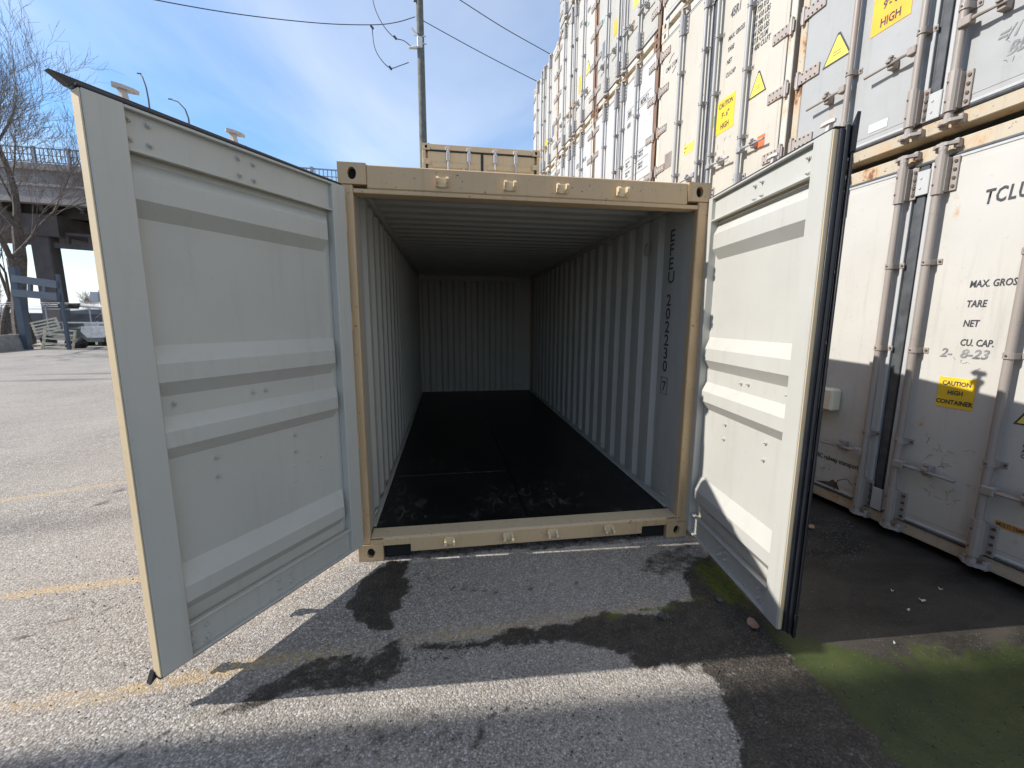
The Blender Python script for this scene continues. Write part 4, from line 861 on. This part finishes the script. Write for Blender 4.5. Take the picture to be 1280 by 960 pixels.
for k, sp_ in enumerate((s0_-26, s0_, s0_+26)):
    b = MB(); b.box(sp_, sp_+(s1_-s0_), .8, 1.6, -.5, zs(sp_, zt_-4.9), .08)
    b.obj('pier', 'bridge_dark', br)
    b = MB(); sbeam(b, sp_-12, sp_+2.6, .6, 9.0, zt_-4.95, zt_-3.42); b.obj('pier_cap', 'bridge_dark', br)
# maintenance walkway truss under the deck, right of the pier
b = MB(); q0 = s1_+.9
for (xa, ya, yb) in ((72, 288, 293),): pass
sbeam(b, q0-2, q0+16, 1.0, 1.25, zt_-5.75, zt_-5.35)
sbeam(b, q0-2, q0+16, 1.0, 1.25, zt_-4.75, zt_-4.55)
for k in range(9): sbeam(b, q0+k*1.9, q0+k*1.9+.35, 1.02, 1.23, zt_-5.35, zt_-4.75)
b.obj('walkway_truss', 'bridge_dark', br)
def street_lamp(xpx, ytop, ybase, flip, label, hh):
    base = dp(xpx[1], ybase, 31.0); top = dp(xpx[0], ytop, 31.0); h = top[2]-base[2]; dx = top[0]-base[0]; dy = top[1]-base[1]
    t_ = thing('street_lamp', label, 'lamp', (base[0], base[1], base[2]-2.2), 0, 'street lamps on the bridge')
    b = MB(); b.tube([(0, 0, 0), (0, 0, 2.2+h*.1), (dx*.15, dy*.15, 2.2+h*.5), (dx*.55, dy*.55, 2.2+h*.86), (dx, dy, 2.2+h)], [.07, .06, .055, .05, .04], 7); b.obj('mast', 'lamp_metal', t_, smooth=True)
    b = MB(); b.box(dx-.15, dx+.15, dy-.06, dy+.06, 2.2+h-.03, 2.2+h+.04, .02); b.obj('lamp_head', 'lamp_metal', t_)
street_lamp((213, 236), 124, 151, 1, 'curved street lamp arm rising over the bridge behind the left open door', 3)
street_lamp((174, 186), 92, 128, 1, 'thin leaning mast behind the top corner of the left door', 3)

# ================================================================== TREES
def tree(label, base, height, r0, seed, lean=(0, 0), depth=6, spread=.55, group='bare trees in front of the bridge', first=.22, forks=None):
    rs = random.Random(seed); root = thing('bare_tree', label, 'tree', base, 0, group)
    tb, bb, tw = MB(), MB(), MB()
    def grow(p, d, ln, r, lev, b):
        pts = [p]; rr = [r]; n = 4 if lev < 3 else 3
        for k in range(n):
            d = (d+Vector((rs.gauss(0, .10), rs.gauss(0, .10), rs.gauss(0, .05)+(.04 if lev > 1 else 0)))).normalized(); p = p+d*ln/n; pts.append(p); rr.append(r*(1-.42*(k+1)/n))
        (tb if lev == 0 else bb if lev < 3 else tw).tube(pts, rr, 8 if lev < 2 else (5 if lev < 4 else 3), cap=False)
        if lev >= depth: return
        ends = pts[1:] if lev else pts[int(n*.4):]
        nb = 2 if lev < 5 else 1
        kids = [(pts[-1], rr[-1])]*nb
        if lev >= 1: kids += [(q_, rr[i+1]*.6) for i, q_ in enumerate(pts[1:-1]) if rs.random() < .76]
        for q_, r_ in kids:
            az = rs.uniform(0, 2*math.pi); tilt = rs.uniform(.25, spread+.25)
            ax = d.orthogonal().normalized(); ax.rotate(Matrix.Rotation(az, 3, d)); nd = (d*math.cos(tilt)+ax*math.sin(tilt)); nd.z += .16; nd.normalize()
            grow(q_, nd, ln*rs.uniform(.58, .80), max(.008, r_*rs.uniform(.58, .80)), lev+1, b)
    grow(Vector((0, 0, -.2)), Vector((lean[0], lean[1], 1)).normalized(), height*first*1.3, r0, 0, tb)
    tb.obj('trunk', 'bark', root, smooth=True, recalc=False); bb.obj('branches', 'bark', root, smooth=True, recalc=False); tw.obj('twigs', 'twig', root, recalc=False)
    return root
def gxy(x, D): p_ = dp(x, 410, D); return (p_[0], p_[1], 0)
tree('big bare tree with two upright limbs standing against the bridge pier', gxy(27, 26), 22, .42, 4, (-.04, 0), 7, .5, first=.26)
tree('second bare tree leaning to the right, closest to the left open door', gxy(33, 25), 17, .32, 11, (.17, -.05), 7, .5, first=.24)
tree('bare tree at the left edge of the picture', gxy(-45, 24), 19, .34, 23, (.05, 0), 7, .6, first=.22)
tree('bare tree farther back to the left of the pier', gxy(2, 27), 12, .22, 31, (0, 0), 5, .6, first=.2)
tree('small distant bare tree seen beneath the bridge', gxy(110, 60), 7.5, .12, 41, (0, 0), 6, .5, first=.2)
tree('low scrubby bare tree under the left end of the bridge', gxy(8, 33), 7, .12, 43, (0, 0), 6, .7, first=.16)

# ================================================================== YARD CLUTTER AT LEFT
def bar(b, p, q_, r, n=6): b.tube([p, q_], r, n)
# stone bank
def bank():
    b = MB(); rs = random.Random(3); xs_ = np.linspace(0, 1, 60); L0 = dp(-160, 420, 34); L1 = dp(420, 420, 30)
    prof = [(0, -.1), (.6, .8), (1.4, 1.6), (2.6, 1.9), (8, 2.0)]; rows = []
    for t in xs_:
        c_ = L0*(1-t)+L1*t; nrm = np.array([-(L1-L0)[1], (L1-L0)[0]]); nrm = nrm/np.linalg.norm(nrm)
        rows.append([(c_[0]+nrm[0]*a+rs.gauss(0, .08), c_[1]+nrm[1]*a+rs.gauss(0, .08), z+rs.gauss(0, .10)) for a, z in prof])
    for r0, r1 in zip(rows[:-1], rows[1:]):
        for i in range(len(prof)-1): b.face([r0[i], r1[i], r1[i+1], r0[i+1]])
    b.obj('embankment', 'stone', None, recalc=False, kind='structure')
bank()
# far tree line on the horizon
b = MB(); rs = random.Random(8); pts = []
for k in range(90):
    a = math.radians(-10+k*1.5); D_ = 420; pts.append((CAM[0]-D_*math.sin(a), CAM[1]+D_*math.cos(a), 5+2.5*math.sin(k*.7)+rs.uniform(0, 3)))
for p0, p1 in zip(pts[:-1], pts[1:]):
    b.face([(p0[0], p0[1], -1), (p1[0], p1[1], -1), p1, p0]); b.face([p0, p1, (p1[0]*1.1, p1[1]*1.1, p1[2]*.3), (p0[0]*1.1, p0[1]*1.1, p0[2]*.3)])
b.obj('hills', 'far_trees', None, recalc=False, kind='structure')
# concrete barrier
p0, p1 = gp(-90, 447), gp(36, 436.5); ln = float(np.linalg.norm(p1-p0)); an = math.atan2(p1[1]-p0[1], p1[0]-p0[0])
b = MB(); b.prism([(-.05, 0), (-.02, .30), (.12, .80), (.34, .80), (.48, .30), (.51, 0)], 0, 0, ln); 
o = b.obj('concrete_barrier', 'concrete', None, tuple(p0), an, label='long low weathered concrete barrier along the left edge of the yard', cat='barrier')
# blue grey steel frame
Df = 21.5
def fp(x, y, D=Df): return dp(x, y, D)
o0 = fp(23, 425); o0[2] = 0; fr_ = thing('steel_frame', 'blue grey steel frame with two cross beams standing before the bridge pier', 'frame', tuple(o0))
def r3(x, y, D=Df): return tuple(fp(x, y, D)-o0)
def beam(b, p, q_, wd, dep=None): 
    p, q_ = Vector(p), Vector(q_); d = (q_-p); L_ = d.length; d.normalize(); up = Vector((0, 0, 1)) if abs(d.z) < .9 else Vector((1, 0, 0)); sd_ = d.cross(up).normalized(); u2 = sd_.cross(d); dep = dep or wd
    vs = [p+d*(L_*i)+sd_*dep*.5*j+u2*wd*.5*k for i in (0, 1) for j in (-1, 1) for k in (-1, 1)]; b._add(vs, [(0, 1, 3, 2), (4, 6, 7, 5), (0, 4, 5, 1), (2, 3, 7, 6), (0, 2, 6, 4), (1, 5, 7, 3)])
def vert(xp, ytop, D=Df): p_ = fp(xp, ytop, D); return ((p_[0]-o0[0], p_[1]-o0[1], 0), (p_[0]-o0[0], p_[1]-o0[1], p_[2]))
b = MB(); a, c_ = vert(17, 334); beam(b, a, c_, .30); b.obj('post', 'blue_steel', fr_)
b = MB(); a, c_ = vert(72, 343); beam(b, a, c_, .13); b.obj('post', 'blue_steel', fr_)
for yl, yr in ((348, 356), (366, 371)): b = MB(); beam(b, r3(17, yl), r3(73, yr), .36, .2); b.obj('cross_beam', 'blue_steel', fr_)
for xp in (38, 56): b = MB(); a = r3(xp, 350 if xp < 50 else 354); c_ = r3(xp, 368); beam(b, a, c_, .14); b.obj('strut', 'blue_steel', fr_)
# chain link fence with barbed wire arms
fq0, fq1 = gp(-120, 436.0), gp(150, 428.5)
fq0 = dp(-160, 420, 27.0); fq1 = dp(330, 420, 28.0); fq0[2] = fq1[2] = 0
fl = float(np.linalg.norm(fq1-fq0)); fa = math.atan2(fq1[1]-fq0[1], fq1[0]-fq0[0])
fe = thing('chain_link_fence', 'wire mesh fence with barbed wire arms running behind the clutter at left', 'fence', tuple(fq0), fa)
nps = int(fl/2.6)
for k in range(nps+1):
    b = MB(); x = fl*k/nps; bar(b, (x, 0, 0), (x, 0, 2.3), .035); bar(b, (x, 0, 2.3), (x+.02, -.28, 2.65), .022); bar(b, (x, 0, 2.3), (x+.02, .28, 2.65), .022); b.obj('fence_post', 'galvanised', fe, smooth=True)
for z_ in (.08, 2.25): b = MB(); bar(b, (0, 0, z_), (fl, 0, z_), .022); b.obj('fence_rail', 'galvanised', fe, smooth=True)
b = MB()
for dy, z_ in ((-.1, 2.42), (-.19, 2.53), (-.28, 2.65), (.1, 2.42), (.19, 2.53), (.28, 2.65)): bar(b, (0, dy, z_), (fl, dy, z_), .007, 3)
b.obj('barbed_wire', 'galvanised', fe)
b = MB(); st = .16; k = -2.2
while k < fl:
    for sg in (1, -1):
        xa, xb = (k, k+2.15); za, zb_ = (.1, 2.25) if sg > 0 else (2.25, .1)
        if xa < 0: za += (0-xa)*(1 if sg > 0 else -1); xa = 0
        if xb > fl: zb_ -= (xb-fl)*(1 if sg > 0 else -1); xb = fl
        bar(b, (xa, .01*sg, za), (xb, .01*sg, zb_), .003, 3)
    k += st
b.obj('wire_mesh', 'galvanised', fe, kind='stuff')
# pallets
def pallet(label, o, rot, slats=5, w_=1.15, h_=1.05):
    t_ = thing('wooden_pallet', label, 'pallet', o, 0, 'pallets heaped at the far left'); t_.rotation_euler = rot
    for x in (0, w_-.09): b = MB(); b.box(x, x+.09, -.09, 0, 0, h_, .005); b.obj('stringer', 'pale_wood', t_)
    for k in range(slats): z_ = k*(h_-.1)/(slats-1); b = MB(); b.box(-.02, w_+.02, -.115, -.091, z_, z_+.095, .004); b.obj('slat', 'pale_wood', t_)
pg = gp(53, 436.5)
pallet('pale slatted pallet leaning upright in front of another at far left', (pg[0], pg[1], .02), (-.22, .12, .35), 5, 1.25, 1.15)
pg = gp(44, 433); pallet('slatted pallet tipped back on its corner behind the upright one', (pg[0]-.1, pg[1]+.3, .55), (-.5, -.28, .5), 5, 1.15, .95)
pg = gp(36, 437); pallet('flat broken pallet on the ground beside the concrete barrier', (pg[0], pg[1]+.2, .13), (-1.5, 0, .3), 4, 1.2, .6)
# dark green skip
sg_ = gp(77, 433); sk = thing('metal_skip', 'dark green scrap skip between the pallets and the white trailer', 'skip', (sg_[0], sg_[1]+.4, 0), -.15)
b = MB(); b.prism([(0, .25), (2.2, .25), (2.5, 1.05), (-.2, 1.05)], 1, 0, 1.3); b.obj('body', 'scrap_green', sk)
b = MB(); b.box(-.25, 2.55, -.05, .0, 1.0, 1.09, .01); b.box(-.25, 2.55, 1.3, 1.35, 1.0, 1.09, .01); b.obj('rim', 'scrap_green', sk)
for x in (.2, 1.8): b = MB(); b.box(x, x+.25, .05, 1.25, 0, .25); b.obj('skid', 'scrap_dark', sk)
b = MB(); b.box(.9, 1.9, .25, .9, 1.05, 1.42, .03); b.box(1.7, 1.9, .2, .25, 1.1, 1.3); b.obj('engine_block', 'trailer_white', None, (sg_[0], sg_[1]+.4, 0), -.15, label='pale machine lying on top of the dark green skip', cat='machine')
# trailer with boom
tg = gp(104, 436); tr = thing('flatbed_trailer', 'white flatbed trailer with a long boom, half hidden by the left door', 'trailer', (tg[0], tg[1], 0), -.12)
b = MB(); b.prism([(0, .95), (.08, 1.22), (7, 1.22), (7, .95), (1.6, .92), (1.2, .62), (.3, .60)], 1, 0, 2.2); b.obj('bed', 'trailer_white', tr)
b = MB(); b.prism([(1.3, .45), (6.5, .45), (6.5, .93), (1.6, .93)], 1, .3, 1.9); b.obj('chassis', 'scrap_dark', tr)
for x, y in ((1.9, .18), (3.0, .18), (1.9, 2.0), (3.0, 2.0)):
    b = MB(); b.tube([(x, y-.14, .42), (x, y+.14, .42)], .42, 18); wh = b.obj('wheel', 'scrap_dark', tr, smooth=True); b = MB(); b.tube([(x, y-.16, .42), (x, y+.16, .42)], .2, 12); b.obj('rim', 'trailer_white', wh)
b = MB(); b.tube([(-.7, 1.0, 2.38), (7, 1.0, 1.75)], [.11, .16], 8); b.obj('boom', 'trailer_white', tr, smooth=True)
b = MB(); b.box(-1.9, -.7, .85, 1.15, 2.28, 2.5, .05); b.box(-1.5, -1.1, .7, 1.3, 2.2, 2.42, .03); b.obj('boom_head', 'scrap_dark', tr)
b = MB(); b.tube([(6.2, .8, 1.2), (6.2, .8, 2.0)], .2, 8); b.tube([(1.2, 1.0, 1.2), (1.2, 1.0, 2.2)], .09, 8); b.obj('boom_stand', 'scrap_dark', tr)
b = MB(); b.tube([(.5, .5, 1.22), (.45, .5, 1.65), (.8, .5, 1.9), (1.5, .5, 1.86), (2.3, .5, 1.6), (2.6, .5, 1.22)], .035, 7); b.obj('hose', 'wire', tr, smooth=True)
for k in range(6): b = MB(); b.box(.9+k*.9, .95+k*.9, .02, .07, 1.22, 1.5); b.obj('stake', 'trailer_white', tr)
b = MB(); b.box(-1.6, 1.0, .3, .36, 1.42, 1.46); b.box(-1.6, 1.0, .9, .96, 1.38, 1.42); b.box(-1.2, -1.1, .3, .4, .95, 1.42); b.obj('draw_bar', 'trailer_white', tr)
# work platform basket / mirror frame behind
mg = dp(127, 384, 27); mz = mg[2]; wf = thing('tail_lift_frame', 'thin white tubular frame with a grey box, behind the trailer', 'frame', (mg[0], mg[1], 0))
b = MB(); zt2 = dp(127, 363, 27)[2]
bar(b, (0, 0, 0), (0, 0, zt2), .05); bar(b, (0, 0, zt2), (1.6, 0, zt2+.1), .04); bar(b, (0, 0, zt2-.8), (1.6, 0, zt2-.8), .04); bar(b, (1.6, 0, 0), (1.6, 0, zt2+.1), .05); b.obj('tubes', 'trailer_white', wf)
b = MB(); b.box(-.5, -.06, -.1, .15, zt2-.75, zt2-.1, .03); b.obj('box', 'galvanised', wf)
# dark scrap heap pieces
rs = random.Random(5)
for k, (xp, yp_) in enumerate(((62, 432), (92, 435), (101, 435))):
    p_ = gp(xp, yp_); b = MB(); r_ = .34
    bm = bmesh.new(); bmesh.ops.create_icosphere(bm, subdivisions=2, radius=r_)
    for v in bm.verts: v.co *= 1+.35*mnoise.noise(v.co*4+Vector((k*7, 0, 0))); v.co.z = max(-.25, v.co.z)
    b._add([v.co[:] for v in bm.verts], [tuple(v.index for v in f.verts) for f in bm.faces]); bm.free()
    b.obj('scrap_lump', 'scrap_dark', None, (p_[0], p_[1], .25), label=['dark lump of scrap behind the pallets', 'dark lump of scrap in front of the green skip', 'dark lump of scrap touching the trailer'][k], cat='scrap')

# ================================================================== SMALL LITTER ON THE GROUND
def blob(r, seed, flat=.5, sub=1):
    b = MB(); bm = bmesh.new(); bmesh.ops.create_icosphere(bm, subdivisions=sub, radius=r)
    for v in bm.verts: v.co *= 1+.5*mnoise.noise(v.co*(1.3/r)+Vector((seed*3.1, 0, 0))); v.co.z *= flat
    bm.verts.index_update(); b._add([v.co[:] for v in bm.verts], [tuple(v.index for v in f.verts) for f in bm.faces]); bm.free(); return b
rs = random.Random(17); b = MB()
def scatter(b, n, poly, r0, r1):
    P = px(*poly); xs_ = [p_[0] for p_ in P]; ys_ = [p_[1] for p_ in P]; c_ = 0
    while c_ < n:
        x, y = rs.uniform(min(xs_), max(xs_)), rs.uniform(min(ys_), max(ys_))
        if not inside(P, np.array([x]), np.array([y]))[0]: continue
        r_ = r0+(r1-r0)*rs.random()**3; a = rs.random()*6.28; sq = rs.uniform(.6, 1)
        vs = [(x+r_*math.cos(a+k*1.2566)*rs.uniform(.7, 1.1), y+r_*sq*math.sin(a+k*1.2566)*rs.uniform(.7, 1.1), .0) for k in range(5)]
        vs = [(p_[0], p_[1], -.003) for p_ in vs]+[(x+(p_[0]-x)*.6, y+(p_[1]-y)*.6, r_*rs.uniform(.45, .7)) for p_ in vs]
        b._add(vs, [(5, 6, 7, 8, 9)]+[(k, (k+1) % 5, 5+(k+1) % 5, 5+k) for k in range(5)]); c_ += 1
scatter(b, 900, ((690, 785), (870, 745), (850, 715), (890, 700), (985, 800), (930, 840), (760, 815)), .002, .011)
scatter(b, 700, ((1010, 640), (1060, 650), (1090, 690), (1050, 720), (1000, 690)), .003, .013)
scatter(b, 400, ((510, 806), (700, 785), (700, 800), (520, 830)), .002, .007)
scatter(b, 700, ((890, 835), (980, 830), (1110, 955), (930, 955)), .002, .008)
scatter(b, 900, ((0, 700), (200, 690), (260, 900), (900, 860), (900, 955), (0, 955)), .0015, .006)
scatter(b, 350, ((990, 830), (1280, 760), (1280, 955), (1120, 955)), .0015, .006)
b.obj('gravel', 'pebble', None, kind='stuff', recalc=False)
for k, (x, y, r_, m_, nm, lab) in enumerate(((941, 782, .030, 'leaf_brown', 'dead_leaf', 'curled reddish brown dead leaf on the moss by the right door foot'), (966, 762 - 0, .020, 'litter', 'paper_scrap', 'tiny pale paper scrap just left of the foot of the right door'),
     (1152, 752, .018, 'litter', 'paper_scrap', 'white scrap on the dark mud, largest of the scattered flecks'), (1134, 764, .012, 'litter', 'paper_scrap', 'white fleck on the mud just below the largest one'), (1115, 740, .010, 'litter', 'paper_scrap', 'small white fleck on the mud left of the largest one'), (1175, 738, .012, 'litter', 'paper_scrap', 'white fleck on the mud right of the largest one'), (1118, 806, .009, 'litter', 'paper_scrap', 'lone white fleck above the green film'), (1012, 660, .030, 'leaf_brown', 'dead_leaf', 'pale leaf lying against the foot of the reefer'),
     (829, 772, .028, 'pebble', 'stone', 'round dark stone at the edge of the black grit'), (898, 752, .02, 'pebble', 'stone', 'dark stone beside the moss patch'))):
    p_ = gp(x, y); r_ *= .62 if nm == 'paper_scrap' else 1
    if nm == 'stone': b = blob(r_, k, .6, 2)
    else:
        b = MB(); n = 8
        ring = [(r_*1.5*math.cos(a)*(1-.2*math.sin(2*a)), r_*math.sin(a), .004+.012*abs(math.cos(a))) for a in [2*math.pi*i/n for i in range(n)]]
        for i in range(n): b.face([(0, 0, .003), ring[i], ring[(i+1) % n]]); b.face([(0, 0, .0015), (ring[i][0], ring[i][1], ring[i][2]-.0015), (ring[(i+1) % n][0], ring[(i+1) % n][1], ring[(i+1) % n][2]-.0015)])
    b.obj(nm, m_, None, (p_[0], p_[1], .012 if nm == 'stone' else .003), rs.uniform(0, 6), label=lab, cat={'dead_leaf': 'leaf', 'paper_scrap': 'litter', 'stone': 'stone'}[nm], group={'paper_scrap': 'pale scraps on the ground', 'stone': 'stones on the ground', 'dead_leaf': 'dead leaves on the ground'}[nm])
flush_text()
